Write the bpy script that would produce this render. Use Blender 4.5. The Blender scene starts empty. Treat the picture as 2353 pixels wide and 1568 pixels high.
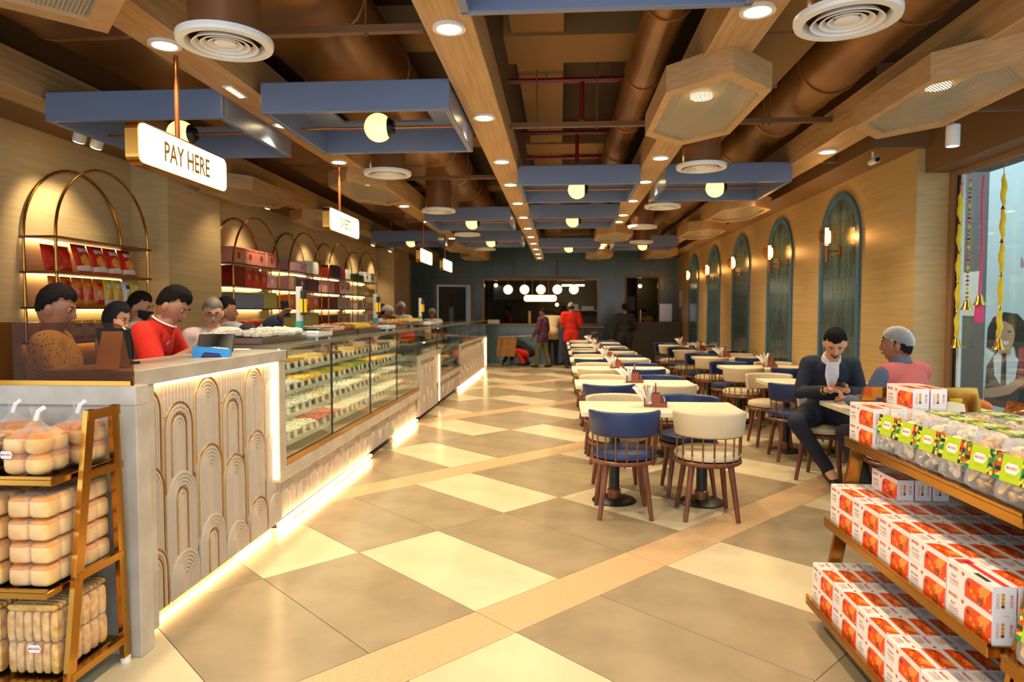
import bpy, bmesh, math, random
from mathutils import Vector, Matrix, Euler
random.seed(7)
S = bpy.context.scene
C = S.collection
PI = math.pi
R = math.radians

# ---------------------------------------------------------------- camera, world, exposure
cam_d = bpy.data.cameras.new('camera')
cam_d.sensor_fit = 'HORIZONTAL'; cam_d.sensor_width = 36.0
cam_d.lens = 36.0 * 1550.0 / 2353.0
cam_d.clip_start = 0.05; cam_d.clip_end = 200
cam_d.dof.use_dof = True; cam_d.dof.focus_distance = 3.6; cam_d.dof.aperture_fstop = 2.6
cam = bpy.data.objects.new('camera', cam_d); C.objects.link(cam)
cam.location = (0, 0, 1.5); cam.rotation_euler = (R(90 - 2.549), 0, R(4.074))
S.camera = cam
vs = S.view_settings
vs.view_transform = 'Standard'; vs.look = 'None'; vs.gamma = 1.0; vs.use_curve_mapping = False
vs.exposure = 0.32
S.display_settings.display_device = 'sRGB'
w = bpy.data.worlds.new('daylight'); S.world = w; w.use_nodes = True
w.node_tree.nodes['Background'].inputs[0].default_value = (0.78, 0.88, 1.0, 1)
w.node_tree.nodes['Background'].inputs[1].default_value = 2.1
cy = S.cycles
cy.max_bounces = 6; cy.diffuse_bounces = 3; cy.glossy_bounces = 2; cy.transmission_bounces = 2; cy.transparent_max_bounces = 9
cy.use_adaptive_sampling = True; cy.adaptive_threshold = 0.04
cy.caustics_reflective = False; cy.caustics_refractive = False
cy.sample_clamp_indirect = 4.0
cy.use_denoising = True
WARM = (1.0, 0.80, 0.52)      # colour of the room's lamps
SPOT_W = 105.0                 # watts of one downlight

# ---------------------------------------------------------------- helpers
def lin(c):
    r = []
    for v in c[:3]:
        v /= 255.0
        r.append(v / 12.92 if v <= 0.04045 else ((v + 0.055) / 1.055) ** 2.4)
    return (r[0], r[1], r[2], 1.0)
MATS = {}
def mat(name, c, rough=0.5, metal=0.0, emit=None, es=0.0, spec=0.5, coat=0.0, alpha=1.0):
    if name in MATS: return MATS[name]
    m = bpy.data.materials.new(name); m.use_nodes = True
    b = m.node_tree.nodes['Principled BSDF']
    b.inputs['Base Color'].default_value = lin(c)
    b.inputs['Roughness'].default_value = rough
    b.inputs['Metallic'].default_value = metal
    b.inputs['Specular IOR Level'].default_value = spec
    b.inputs['Coat Weight'].default_value = coat
    b.inputs['Alpha'].default_value = alpha
    if emit is not None:
        b.inputs['Emission Color'].default_value = lin(emit)
        b.inputs['Emission Strength'].default_value = es
    m.diffuse_color = lin(c)
    MATS[name] = m
    return m
def vary(m, c1, c2, scale=(1, 1, 1), detail=4.0, nscale=5.0, bump=0.0, lo=0.35, hi=0.65, coord='Object', bscale=None, rough=None):
    """noise between two colours (and an optional fine bump) on a material"""
    nt = m.node_tree; b = nt.nodes['Principled BSDF']
    tc = nt.nodes.new('ShaderNodeTexCoord'); mp = nt.nodes.new('ShaderNodeMapping')
    mp.inputs['Scale'].default_value = scale
    nt.links.new(tc.outputs[coord], mp.inputs['Vector'])
    n = nt.nodes.new('ShaderNodeTexNoise'); n.inputs['Scale'].default_value = nscale; n.inputs['Detail'].default_value = detail
    nt.links.new(mp.outputs[0], n.inputs['Vector'])
    cr = nt.nodes.new('ShaderNodeValToRGB')
    cr.color_ramp.elements[0].position = lo; cr.color_ramp.elements[0].color = lin(c1)
    cr.color_ramp.elements[1].position = hi; cr.color_ramp.elements[1].color = lin(c2)
    nt.links.new(n.outputs['Fac'], cr.inputs['Fac']); nt.links.new(cr.outputs['Color'], b.inputs['Base Color'])
    if bump:
        bp = nt.nodes.new('ShaderNodeBump'); bp.inputs['Strength'].default_value = bump; bp.inputs['Distance'].default_value = 0.01
        nt.links.new(n.outputs['Fac'], bp.inputs['Height']); nt.links.new(bp.outputs[0], b.inputs['Normal'])
    return m
def glass(name, c, a=0.12, rough=0.02):
    """thin pane: mostly see-through, with a real reflection"""
    m = bpy.data.materials.new(name); m.use_nodes = True
    nt = m.node_tree; nt.nodes.clear()
    o = nt.nodes.new('ShaderNodeOutputMaterial'); t = nt.nodes.new('ShaderNodeBsdfTransparent'); g = nt.nodes.new('ShaderNodeBsdfGlossy')
    t.inputs[0].default_value = lin(c); g.inputs[0].default_value = (1, 1, 1, 1); g.inputs['Roughness'].default_value = rough
    lw = nt.nodes.new('ShaderNodeLayerWeight'); lw.inputs[0].default_value = 0.5
    f = nt.nodes.new('ShaderNodeMath'); f.operation = 'POWER'; f.inputs[1].default_value = 4.0; nt.links.new(lw.outputs['Facing'], f.inputs[0])
    mu = nt.nodes.new('ShaderNodeMath'); mu.operation = 'MULTIPLY_ADD'; mu.inputs[1].default_value = 0.85; mu.inputs[2].default_value = a * 0.35
    mx = nt.nodes.new('ShaderNodeMixShader')
    nt.links.new(f.outputs[0], mu.inputs[0]); nt.links.new(mu.outputs[0], mx.inputs[0])
    nt.links.new(t.outputs[0], mx.inputs[1]); nt.links.new(g.outputs[0], mx.inputs[2]); nt.links.new(mx.outputs[0], o.inputs[0])
    MATS[name] = m
    return m
def film(name, c, opac=0.2, rough=0.15, edge=0.4):
    """clear wrap or plastic: transparent with a share of glossy and diffuse"""
    m = bpy.data.materials.new(name); m.use_nodes = True
    nt = m.node_tree; nt.nodes.clear()
    o = nt.nodes.new('ShaderNodeOutputMaterial'); t = nt.nodes.new('ShaderNodeBsdfTransparent'); p = nt.nodes.new('ShaderNodeBsdfPrincipled')
    p.inputs['Base Color'].default_value = lin(c); p.inputs['Roughness'].default_value = rough
    lw = nt.nodes.new('ShaderNodeLayerWeight'); lw.inputs[0].default_value = 0.35
    mu = nt.nodes.new('ShaderNodeMath'); mu.operation = 'MULTIPLY_ADD'; mu.inputs[1].default_value = edge; mu.inputs[2].default_value = opac; mu.use_clamp = True
    mx = nt.nodes.new('ShaderNodeMixShader')
    nt.links.new(lw.outputs['Facing'], mu.inputs[0]); nt.links.new(mu.outputs[0], mx.inputs[0])
    nt.links.new(t.outputs[0], mx.inputs[1]); nt.links.new(p.outputs[0], mx.inputs[2]); nt.links.new(mx.outputs[0], o.inputs[0])
    MATS[name] = m
    return m

_txt = {}
def textgeo(s, size=1.0, bold=0.0, sx=1.0):
    """flat lettering as 2-D polygons, centred"""
    k = (s, bold)
    if k not in _txt:
        cu = bpy.data.curves.new('t', 'FONT'); cu.body = s; cu.size = 1.0; cu.align_x = 'CENTER'; cu.align_y = 'CENTER'
        cu.offset = bold; cu.resolution_u = 2
        o = bpy.data.objects.new('t', cu); C.objects.link(o)
        bpy.context.view_layer.update()
        dg = bpy.context.evaluated_depsgraph_get(); e = o.evaluated_get(dg); me = e.to_mesh()
        _txt[k] = ([(v.co.x, v.co.y) for v in me.vertices], [tuple(p.vertices) for p in me.polygons])
        e.to_mesh_clear(); bpy.data.objects.remove(o); bpy.data.curves.remove(cu)
    V, F = _txt[k]
    return [(x * size * sx, y * size) for x, y in V], F

class MB:
    def __init__(s): s.v = []; s.f = []; s.m = []; s.s = []
    def add(s, vs_, fs, mi=0, sm=False):
        o = len(s.v); s.v += [tuple(v) for v in vs_]
        for f in fs: s.f.append(tuple(i + o for i in f)); s.m.append(mi); s.s.append(sm)
        return o
    def xf(s, start, M):
        s.v[start:] = [tuple(M @ Vector(v)) for v in s.v[start:]]
    def box(s, x0, y0, z0, x1, y1, z1, mi=0, c=0.0):
        if x0 > x1: x0, x1 = x1, x0
        if y0 > y1: y0, y1 = y1, y0
        if z0 > z1: z0, z1 = z1, z0
        if c <= 0:
            vs_ = [(x, y, z) for z in (z0, z1) for y in (y0, y1) for x in (x0, x1)]
            return s.add(vs_, [(0, 2, 3, 1), (4, 5, 7, 6), (0, 1, 5, 4), (2, 6, 7, 3), (0, 4, 6, 2), (1, 3, 7, 5)], mi)
        c = min(c, (x1 - x0) * .45, (y1 - y0) * .45, (z1 - z0) * .45)
        bm = bmesh.new()
        bmesh.ops.create_cube(bm, size=1.0)
        for v in bm.verts: v.co = Vector(((x0 + x1) / 2 + v.co.x * (x1 - x0), (y0 + y1) / 2 + v.co.y * (y1 - y0), (z0 + z1) / 2 + v.co.z * (z1 - z0)))
        bmesh.ops.bevel(bm, geom=list(bm.edges), offset=c, segments=2 if c > 0.012 else 1, profile=0.6, affect='EDGES')
        o = s.addbm(bm, mi, c > 0.012); bm.free(); return o
    def addbm(s, bm, mi=0, sm=True):
        bm.verts.ensure_lookup_table(); bm.verts.index_update()
        return s.add([v.co[:] for v in bm.verts], [tuple(v.index for v in f.verts) for f in bm.faces], mi, sm)
    def cyl(s, p0, p1, r0, r1=None, n=12, mi=0, caps=True, sm=True):
        if r1 is None: r1 = r0
        p0, p1 = Vector(p0), Vector(p1); d = (p1 - p0)
        q = d.to_track_quat('Z', 'Y')
        a = [q @ Vector((math.cos(2 * PI * i / n), math.sin(2 * PI * i / n), 0)) for i in range(n)]
        o = s.add([p0 + x * r0 for x in a] + [p1 + x * r1 for x in a], [(i, (i + 1) % n, n + (i + 1) % n, n + i) for i in range(n)], mi, sm)
        if caps:
            s.f += [tuple(o + i for i in reversed(range(n))), tuple(o + n + i for i in range(n))]; s.m += [mi, mi]; s.s += [False, False]
        return o
    def capsule(s, p0, p1, r0, r1=None, n=12, mi=0, k=4):
        if r1 is None: r1 = r0
        p0, p1 = Vector(p0), Vector(p1); d = p1 - p0; L = d.length
        q = d.to_track_quat('Z', 'Y') if L > 1e-6 else Matrix.Identity(3).to_quaternion()
        prof = [(r0 * math.cos(a), -r0 * math.sin(a)) for a in [PI / 2 * (1 - i / k) for i in range(k + 1)]]
        prof += [(r1 * math.cos(a), L + r1 * math.sin(a)) for a in [PI / 2 * i / k for i in range(k + 1)]]
        o = s.lathe(prof, n, mi)
        s.xf(o, Matrix.Translation(p0) @ q.to_matrix().to_4x4())
        return o
    def lathe(s, prof, n=24, mi=0, c=(0, 0, 0), sm=True):
        vs_ = []; 
        for r, z in prof:
            for i in range(n): vs_.append((c[0] + r * math.cos(2 * PI * i / n), c[1] + r * math.sin(2 * PI * i / n), c[2] + z))
        fs = []
        for j in range(len(prof) - 1):
            for i in range(n): fs.append((j * n + i, j * n + (i + 1) % n, (j + 1) * n + (i + 1) % n, (j + 1) * n + i))
        return s.add(vs_, fs, mi, sm)
    def sphere(s, c, r, nu=16, nv=10, mi=0):
        if not hasattr(r, '__len__'): r = (r, r, r)
        vs_ = []; fs = []
        for j in range(nv + 1):
            t = PI * j / nv
            for i in range(nu): vs_.append((c[0] + r[0] * math.sin(t) * math.cos(2 * PI * i / nu), c[1] + r[1] * math.sin(t) * math.sin(2 * PI * i / nu), c[2] - r[2] * math.cos(t)))
        for j in range(nv):
            for i in range(nu): fs.append((j * nu + i, j * nu + (i + 1) % nu, (j + 1) * nu + (i + 1) % nu, (j + 1) * nu + i))
        return s.add(vs_, fs, mi, True)
    def tube(s, pts, r, n=8, mi=0, closed=False):
        P = [Vector(p) for p in pts]; N = len(P); rings = []
        up = None
        for i in range(N):
            a = P[(i - 1) % N] if (closed or i > 0) else P[i]
            b = P[(i + 1) % N] if (closed or i < N - 1) else P[i]
            t = (b - a).normalized()
            if up is None:
                up = t.orthogonal().normalized()
            up = (up - t * up.dot(t)).normalized(); sd = t.cross(up)
            rr = r[i] if hasattr(r, '__len__') else r
            rings += [P[i] + (up * math.cos(2 * PI * k / n) + sd * math.sin(2 * PI * k / n)) * rr for k in range(n)]
        fs = []
        for j in range(N if closed else N - 1):
            for i in range(n):
                k = (j + 1) % N
                fs.append((j * n + i, j * n + (i + 1) % n, k * n + (i + 1) % n, k * n + i))
        if not closed: fs += [tuple(reversed(range(n))), tuple((N - 1) * n + i for i in range(n))]
        return s.add(rings, fs, mi, True)
    def prism(s, poly, h0, h1, mi=0, axis='z', top=None, sm=False):
        """2-D outline extruded; axis z: (x,y), x: (y,z), y: (x,z)"""
        n = len(poly)
        f = {'z': lambda p, h: (p[0], p[1], h), 'x': lambda p, h: (h, p[0], p[1]), 'y': lambda p, h: (p[0], h, p[1])}[axis]
        o = s.add([f(p, h0) for p in poly] + [f(p, h1) for p in poly], [(i, (i + 1) % n, n + (i + 1) % n, n + i) for i in range(n)], mi, sm)
        s.f += [tuple(o + i for i in reversed(range(n))), tuple(o + n + i for i in range(n))]; s.m += [mi, mi if top is None else top]; s.s += [False, False]
        return o
    def flat(s, poly, M, mi=0):
        """a flat printed shape: 2-D outline placed by matrix M"""
        return s.add([tuple(M @ Vector((p[0], p[1], 0))) for p in poly], [tuple(range(len(poly)))], mi)
    def text(s, t, size, M, mi=0, bold=0.0, sx=1.0):
        V, F = textgeo(t, size, bold, sx)
        return s.add([tuple(M @ Vector((x, y, 0))) for x, y in V], F, mi)
    def build(s, name, mats, parent=None, loc=None, rz=0.0):
        me = bpy.data.meshes.new(name)
        me.from_pydata(s.v, [], s.f)
        mats = mats if isinstance(mats, (list, tuple)) else [mats]
        for m in mats: me.materials.append(MATS[m] if isinstance(m, str) else m)
        me.polygons.foreach_set('material_index', s.m); me.polygons.foreach_set('use_smooth', s.s)
        me.update()
        if any(s.s) and len(s.f) < 60000: 
            try: me.set_sharp_from_angle(angle=R(42))
            except Exception: pass
        return link(name, me, parent, loc, rz)
def link(name, me, parent=None, loc=None, rz=0.0):
    o = bpy.data.objects.new(name, me); C.objects.link(o)
    if parent is not None: o.parent = parent
    if loc is not None: o.location = loc
    if rz: o.rotation_euler = (0, 0, rz)
    return o
def thing(name, label, cat, loc=(0, 0, 0), rz=0.0, group=None):
    o = bpy.data.objects.new(name, None); C.objects.link(o)
    o.location = loc; o.rotation_euler = (0, 0, rz); o.empty_display_size = 0.05
    return tag(o, label, cat, group)
def tag(o, label, cat, group=None):
    o['label'] = label; o['category'] = cat
    if group: o['group'] = group
    return o
def struct(o): o['kind'] = 'structure'; return o
def stuff(o): o['kind'] = 'stuff'; return o
KIDS = {}
def dup(root, loc, rz=0.0, label=None, group=None):
    r = root.copy(); C.objects.link(r); r.location = loc; r.rotation_euler = (0, 0, rz)
    if label: r['label'] = label
    if group: r['group'] = group
    for ch in root.children:
        c = ch.copy(); C.objects.link(c); c.parent = r
        for g in ch.children:
            d = g.copy(); C.objects.link(d); d.parent = c
    return r
ORD = ['first', 'second', 'third', 'fourth', 'fifth', 'sixth', 'seventh', 'eighth', 'ninth', 'tenth', 'eleventh', 'twelfth', 'thirteenth', 'fourteenth', 'fifteenth', 'sixteenth', 'seventeenth', 'eighteenth']
def arc(cx, cz, r, a0, a1, n, rz=None):
    rz = r if rz is None else rz
    return [(cx + r * math.cos(a0 + (a1 - a0) * i / n), cz + rz * math.sin(a0 + (a1 - a0) * i / n)) for i in range(n + 1)]
def archpoly(c, hw, z0, zt, n=14, rz=None):
    """an arch outline: straight legs from z0, round (or tall elliptic) head up to zt"""
    rz = hw if rz is None else rz
    return [(c - hw, z0), (c + hw, z0)] + arc(c, zt - rz, hw, 0, PI, n, rz)
def rrect(w_, h_, r, n=5, cx=0, cy=0):
    p = []
    for (sx, sy, a) in ((1, 1, 0), (-1, 1, PI / 2), (-1, -1, PI), (1, -1, 1.5 * PI)):
        p += arc(cx + sx * (w_ / 2 - r), cy + sy * (h_ / 2 - r), r, a, a + PI / 2, n)
    return p
def circ(cx, cy, r, n=12): return [(cx + r * math.cos(2 * PI * i / n), cy + r * math.sin(2 * PI * i / n)) for i in range(n)]
# ---------------------------------------------------------------- materials
vary(mat('tile_dark', (150, 132, 104), 0.24), (143, 126, 99), (158, 140, 111), nscale=3.0, bump=0.02)
vary(mat('tile_cream', (206, 188, 152), 0.22), (200, 182, 146), (212, 195, 160), nscale=2.5)
vary(mat('tile_peach', (196, 160, 118), 0.28), (190, 154, 112), (203, 168, 126), nscale=60.0, detail=2)
mat('grout', (120, 100, 78), 0.8)
vary(mat('travertine', (196, 164, 108), 0.42), (191, 158, 100), (203, 172, 116), scale=(1, 0.35, 9), nscale=3.5, detail=8, bump=0.03)
vary(mat('travertine_pale', (200, 172, 124), 0.5), (196, 167, 118), (207, 180, 132), scale=(1, 0.35, 9), nscale=3.5, detail=8)
vary(mat('oak', (190, 150, 100), 0.45), (176, 136, 88), (198, 159, 108), scale=(14, 0.7, 14), nscale=3.0, detail=6, bump=0.03)
vary(mat('oak_frame', (192, 152, 104), 0.45), (184, 144, 97), (199, 160, 111), scale=(3, 3, 20), nscale=3.0, detail=6)
mat('ceiling_brown', (66, 46, 24), 0.75)
mat('soffit_brown', (124, 90, 54), 0.6)
mat('slab_tan', (134, 98, 52), 0.7)
vary(mat('duct_bronze', (142, 98, 52), 0.36, 0.5), (124, 84, 42), (160, 112, 62), nscale=1.2)
mat('duct_neck', (132, 88, 54), 0.3, 0.2)
mat('channel_brown', (126, 90, 58), 0.5, 0.3)
mat('pipe_red', (118, 14, 18), 0.3)
mat('blue_paint', (108, 121, 148), 0.32)
mat('white_paint', (236, 232, 222), 0.4)
mat('copper', (172, 104, 62), 0.28, 0.85)
mat('bronze_rod', (132, 88, 54), 0.35, 0.7)
mat('gold', (196, 142, 62), 0.2, 1.0)
mat('gold_inlay', (176, 128, 60), 0.28, 0.9)
mat('dark_gap', (28, 22, 18), 0.8)
mat('black', (18, 18, 20), 0.4)
mat('steel', (170, 170, 168), 0.28, 1.0)
mat('lamp_face', (255, 240, 210), 0.5, emit=(255, 226, 170), es=14.0)
mat('lamp_dim', (255, 240, 210), 0.5, emit=(255, 222, 165), es=9.0)
mat('globe', (250, 226, 170), 0.4, emit=(255, 214, 140), es=1.35)
mat('sign_face', (255, 246, 220), 0.5, emit=(255, 238, 196), es=1.55)
mat('led', (255, 230, 190), 0.5, emit=(255, 214, 150), es=6.5)
mat('led_soft', (255, 230, 190), 0.5, emit=(255, 236, 205), es=11.0)
mat('led_floor', (255, 230, 190), 0.5, emit=(255, 214, 150), es=22.0)
mat('led_tube', (255, 220, 160), 0.5, emit=(255, 200, 120), es=16.0)
vary(mat('counter_stone', (186, 176, 160), 0.32), (176, 166, 150), (196, 187, 172), nscale=6.0, detail=6)
mat('arch_white', (190, 177, 161), 0.5)
mat('blue_trim', (66, 108, 132), 0.35)
mat('navy', (27, 46, 90), 0.42)
mat('cream_leather', (206, 186, 150), 0.45)
vary(mat('walnut', (104, 54, 30), 0.35), (88, 44, 24), (120, 66, 38), scale=(8, 8, 1), nscale=4)
mat('table_top', (236, 222, 190), 0.35)
mat('table_edge', (222, 204, 168), 0.45)
mat('red_wood', (132, 62, 34), 0.45)
mat('paper', (240, 236, 228), 0.8)
mat('grey_panel', (70, 68, 62), 0.5)
mat('wood_trim', (150, 112, 74), 0.5)
glass('window_glass', (236, 246, 246), 0.10)
glass('case_glass', (246, 250, 244), 0.10)
glass('tinted_glass', (202, 172, 120), 0.02)
glass('lamp_glass', (252, 210, 150), 0.2)

def tilewall(name, c1, c2, mort, sx, sy):
    m = mat(name, c1, 0.22, spec=0.6)
    nt = m.node_tree; b = nt.nodes['Principled BSDF']
    tc = nt.nodes.new('ShaderNodeTexCoord'); sp = nt.nodes.new('ShaderNodeSeparateXYZ'); mp = nt.nodes.new('ShaderNodeCombineXYZ')
    nt.links.new(tc.outputs['Object'], sp.inputs[0]); nt.links.new(sp.outputs['Z'], mp.inputs['X']); nt.links.new(sp.outputs['X'], mp.inputs['Y'])
    br = nt.nodes.new('ShaderNodeTexBrick')
    br.inputs['Color1'].default_value = lin(c1); br.inputs['Color2'].default_value = lin(c2); br.inputs['Mortar'].default_value = lin(mort)
    br.inputs['Scale'].default_value = 1.0; br.inputs['Brick Width'].default_value = sy; br.inputs['Row Height'].default_value = sx
    br.inputs['Mortar Size'].default_value = 0.006; br.offset = 0.5
    nt.links.new(mp.outputs[0], br.inputs['Vector'])
    nt.links.new(br.outputs['Color'], b.inputs['Base Color'])
    bp = nt.nodes.new('ShaderNodeBump'); bp.inputs['Strength'].default_value = 0.5; bp.inputs['Distance'].default_value = 0.004; bp.invert = True
    nt.links.new(br.outputs['Fac'], bp.inputs['Height']); nt.links.new(bp.outputs[0], b.inputs['Normal'])
    return m
tilewall('back_tiles', (72, 98, 106), (84, 112, 118), (112, 126, 122), 0.085, 0.30)
mat('arch_tile', (66, 86, 88), 0.18, spec=0.7)
mat('arch_tile_b', (76, 98, 98), 0.2, spec=0.7)

# ---------------------------------------------------------------- floor with its slabs
WX0, WX1, WY0, WY1 = -4.3, 3.276, -2.0, 19.3
b = MB(); b.box(WX0 - .3, WY0, -0.12, WX1 + .4, WY1 + 3.2, -0.004)
floor = struct(b.build('floor', 'grout'))
th = R(47); vd = Vector((math.cos(th), math.sin(th), 0)); ud = Vector((math.sin(th), -math.cos(th), 0))
PER = 2.553; LU = 1.127; SV = 0.606
def slabmesh(lu, lv, m):
    b = MB(); b.box(-lu / 2, -lv / 2, -0.02, lu / 2, lv / 2, 0, c=0)
    o = b.build('floor_tile', m); me = o.data; bpy.data.objects.remove(o); return me
m_dark = slabmesh(LU - .004, SV - .004, 'tile_dark'); m_cream = slabmesh(LU - .004, SV - .004, 'tile_cream'); m_strip = slabmesh(0.30 - .004, SV * 2 - .004, 'tile_peach')
rot = math.atan2(ud.y, ud.x)
for i in range(-8, 5):
    us = -2.545 + PER * i
    for j in range(-12, 40):
        for k, u0 in enumerate((us - LU, us - 2 * LU)):
            v0 = 2.117 + SV * j
            p = ud * (u0 + LU / 2) + vd * (v0 + SV / 2)
            if not (WX0 + .0 < p.x < WX1 + .35 and 0.3 < p.y < WY1 - .1): continue
            cream = (j % 3 == 0) if k == 0 else ((j + 1) % 3 == 0)
            link('floor_tile', m_cream if cream else m_dark, floor, (p.x, p.y, 0), rot)
        if j % 2 == 0:
            p = ud * (us + 0.15) + vd * (2.117 + SV * (j + 1))
            if WX0 < p.x < WX1 + .3 and 0.3 < p.y < WY1 - .1: link('floor_strip', m_strip, floor, (p.x, p.y, 0), rot)

# ---------------------------------------------------------------- walls
b = MB(); b.box(WX1, 6.52, 0, WX1 + .38, WY1, 3.75); struct(b.build('wall_right', 'travertine'))
b = MB(); b.box(WX0 - .2, 0.5, 0, WX0, WY1, 3.75)
b.box(WX0, 6.54, 0, -3.92, 7.59, 3.75); b.box(WX0, 15.82, 0, -3.93, 17.4, 3.75)
struct(b.build('wall_left', 'travertine_pale'))
# back wall of blue tiles, with a door, the kitchen hatch and a second hatch
b = MB(); y0, y1 = WY1, WY1 + .12
xs = [WX0 - .2, -3.56, -2.56, -2.17, 1.05, 1.87, 2.75, WX1 + .38]
b.box(xs[0], y0, 0, xs[1], y1, 3.75); b.box(xs[1], y0, 2.25, xs[2], y1, 3.75)
b.box(xs[2], y0, 0, xs[3], y1, 3.75); b.box(xs[3], y0, 0, xs[4], y1, 1.14); b.box(xs[3], y0, 2.37, xs[4], y1, 3.75)
b.box(xs[4], y0, 0, xs[5], y1, 3.75); b.box(xs[5], y0, 2.43, xs[6], y1, 3.75); b.box(xs[5], y0, 0, xs[6], y1, 1.2); b.box(xs[6], y0, 0, xs[7], y1, 3.75)
struct(b.build('wall_back', 'back_tiles'))
# rooms behind the back wall
mat('back_room', (118, 110, 98), 0.7); mat('back_room_tan', (104, 84, 42), 0.6)
b = MB(); b.box(WX0, 22.3, 0, WX1 + .4, 22.4, 3.0); b.box(1.3, WY1 + .12, 0, 1.4, 22.3, 3.0, 0); b.box(-2.5, WY1 + .12, 0, -2.4, 22.3, 3.0)
b.box(WX0, WY1 + .12, 2.95, WX1 + .4, 22.4, 3.05); b.box(2.35, 21.0, 0, 3.6, 21.1, 2.95, 1)
b.box(WX1 + .3, WY1 + .12, 0, WX1 + .4, 22.4, 3.0)
struct(b.build('wall_kitchen', ['back_room', 'back_room_tan']))
# ceiling slab, soffits and the bulkhead over the window
b = MB(); b.box(WX0 - .2, 0.2, 3.75, WX1 + .5, WY1 + .1, 3.85)
ceil = struct(b.build('ceiling', 'ceiling_brown'))
b = MB(); b.box(-0.36, 0.2, 3.52, 0.02, WY1, 3.75)
for yy in (5.0, 8.2, 11.4, 14.6, 17.6): b.box(-0.42, yy, 3.5, 0.78, yy + .55, 3.75); b.box(-4.3, yy, 3.6, -0.68, yy + .5, 3.75)
b.build('slab_rib', 'slab_tan', ceil)
b = MB(); b.box(WX0, 0.5, 2.99, -3.66, WY1, 3.75); struct(b.build('trim_1', 'soffit_brown'))
b = MB(); b.box(2.86, 6.45, 2.99, WX1 + .36, WY1, 3.75); struct(b.build('trim_2', 'soffit_brown'))
b = MB(); b.box(3.34, -2.0, 2.765, 3.9, 6.50, 3.75); struct(b.build('trim_3', 'soffit_brown'))
# shop window on the right
GX = 3.594
win = MB(); win.box(GX - .13, -2.0, 0.60, GX + .05, 6.52, 0.66, 0); win.box(GX - .03, -2.0, 2.72, GX + .03, 6.52, 2.765, 1)
win.box(GX - .035, 6.43, 0.0, GX + .03, 6.52, 2.75, 1); win.box(GX - .03, 4.0, 0.66, GX + .03, 4.06, 2.75, 1)
o = struct(win.build('window_1', ['white_paint', 'wood_trim']))
g = MB(); g.box(GX - .006, 4.06, 0.66, GX + .006, 6.43, 2.72); g.build('pane', 'window_glass', o)
g = MB(); g.box(GX - .006, -2.0, 0.66, GX + .006, 4.0, 2.72); g.build('pane', 'window_glass', o)
g = MB(); g.box(GX - .012, 6.34, 0.66, GX + .012, 6.372, 2.72); g.box(GX - .012, 6.40, .66, GX + .012, 6.43, 2.72, 1); g.build('mullion', ['white_paint', 'black'], o)
b = MB(); b.box(GX - .12, -2.0, 0, GX + .1, 6.43, 0.60); struct(b.build('wall_sill', 'white_paint'))

# ---------------------------------------------------------------- outside the window: neighbour's hoarding
mat('poster_blue', (212, 234, 240), 0.5); mat('poster_dark', (44, 50, 62), 0.6); mat('poster_grey', (96, 98, 104), 0.7)
mat('poster_skin', (206, 158, 132), 0.6); mat('poster_hair', (32, 28, 28), 0.6); mat('poster_white', (232, 240, 246), 0.5); mat('poster_red', (176, 62, 74), 0.5)
mat('poster_pink', (182, 70, 110), 0.5); mat('asphalt', (120, 120, 122), 0.9); mat('poster_teal', (120, 158, 176), 0.5)
b = MB(); b.box(3.7, -4, -0.14, 12, 20, -0.1); struct(b.build('ground', 'asphalt'))
PXX = 6.6; PK_ = PXX / 4.2
def py_(y): return y * PK_
def pzz(z): return 1.5 + (z - 1.5) * PK_
b = MB(); b.box(PXX, py_(7.0), -0.1, PXX + .08, py_(7.6), 4.2)
tag(b.build('grey_hoarding_panel', 'poster_grey'), 'dark grey upright panel outside the shop window beside the woman poster', 'panel')
po = thing('poster_board', 'pale blue advertising board with smiling woman outside the shop window', 'poster', (PXX, py_(6.2), -0.1))
b = MB(); b.box(0, py_(-3.2), 0, .07, py_(0.8), 4.3); b.build('board', 'poster_blue', po)
def pz(px, py):   # poster print: height and side in the board's own plane, from its drawn layout (units: print pixels)
    return ((7.0 - (px - 2265) * 0.00633 - 6.2) * PK_, pzz(2.95 - (py - 372) * 0.00417) + .1)
M0 = Matrix(((0, 0, -1, 0), (1, 0, 0, 0), (0, 1, 0, 0), (0, 0, 0, 1)))
def pp(pts, mi, lay): 
    M = M0.copy(); M[0][3] = -0.001 * lay; b.flat([pz(*p) for p in pts], M, mi)
def ell(cx, cy, rx, ry, n=20): return [(cx + rx * math.cos(2 * PI * i / n), cy + ry * math.sin(2 * PI * i / n)) for i in range(n)]
b = MB()
pp([(2272, 760), (2284, 735), (2310, 722), (2340, 726), (2362, 750), (2370, 800), (2372, 850), (2350, 870), (2335, 800), (2298, 795), (2300, 840), (2290, 818), (2270, 806)], 0, 2)
pp([(2268, 940), (2272, 850), (2290, 820), (2350, 820), (2380, 850), (2385, 940)], 1, 1)
pp([(2288, 826), (2302, 812), (2330, 812), (2345, 826), (2340, 870), (2316, 900), (2292, 870)], 2, 3)
pp([(2308, 815), (2318, 815), (2320, 890), (2314, 898), (2307, 890)], 1, 4)
pp([(2302, 800), (2326, 800), (2328, 816), (2314, 826), (2300, 816)], 3, 4)
pp(ell(2314, 772, 22, 40), 3, 5)
pp([(2290, 770), (2296, 742), (2316, 728), (2338, 742), (2340, 778), (2330, 752), (2312, 742), (2300, 752)], 0, 6)
pp(ell(2305, 766, 4, 2.4, 10), 0, 7); pp(ell(2324, 766, 4, 2.4, 10), 0, 7)
pp([(2303, 788), (2326, 788), (2320, 796), (2309, 796)], 2, 7)
pp([(2345, 800), (2400, 790), (2400, 880), (2345, 888)], 4, 6)
pp([(2268, 905), (2320, 888), (2345, 868), (2362, 862), (2358, 880), (2330, 906), (2290, 922), (2268, 925)], 3, 8)
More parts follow.
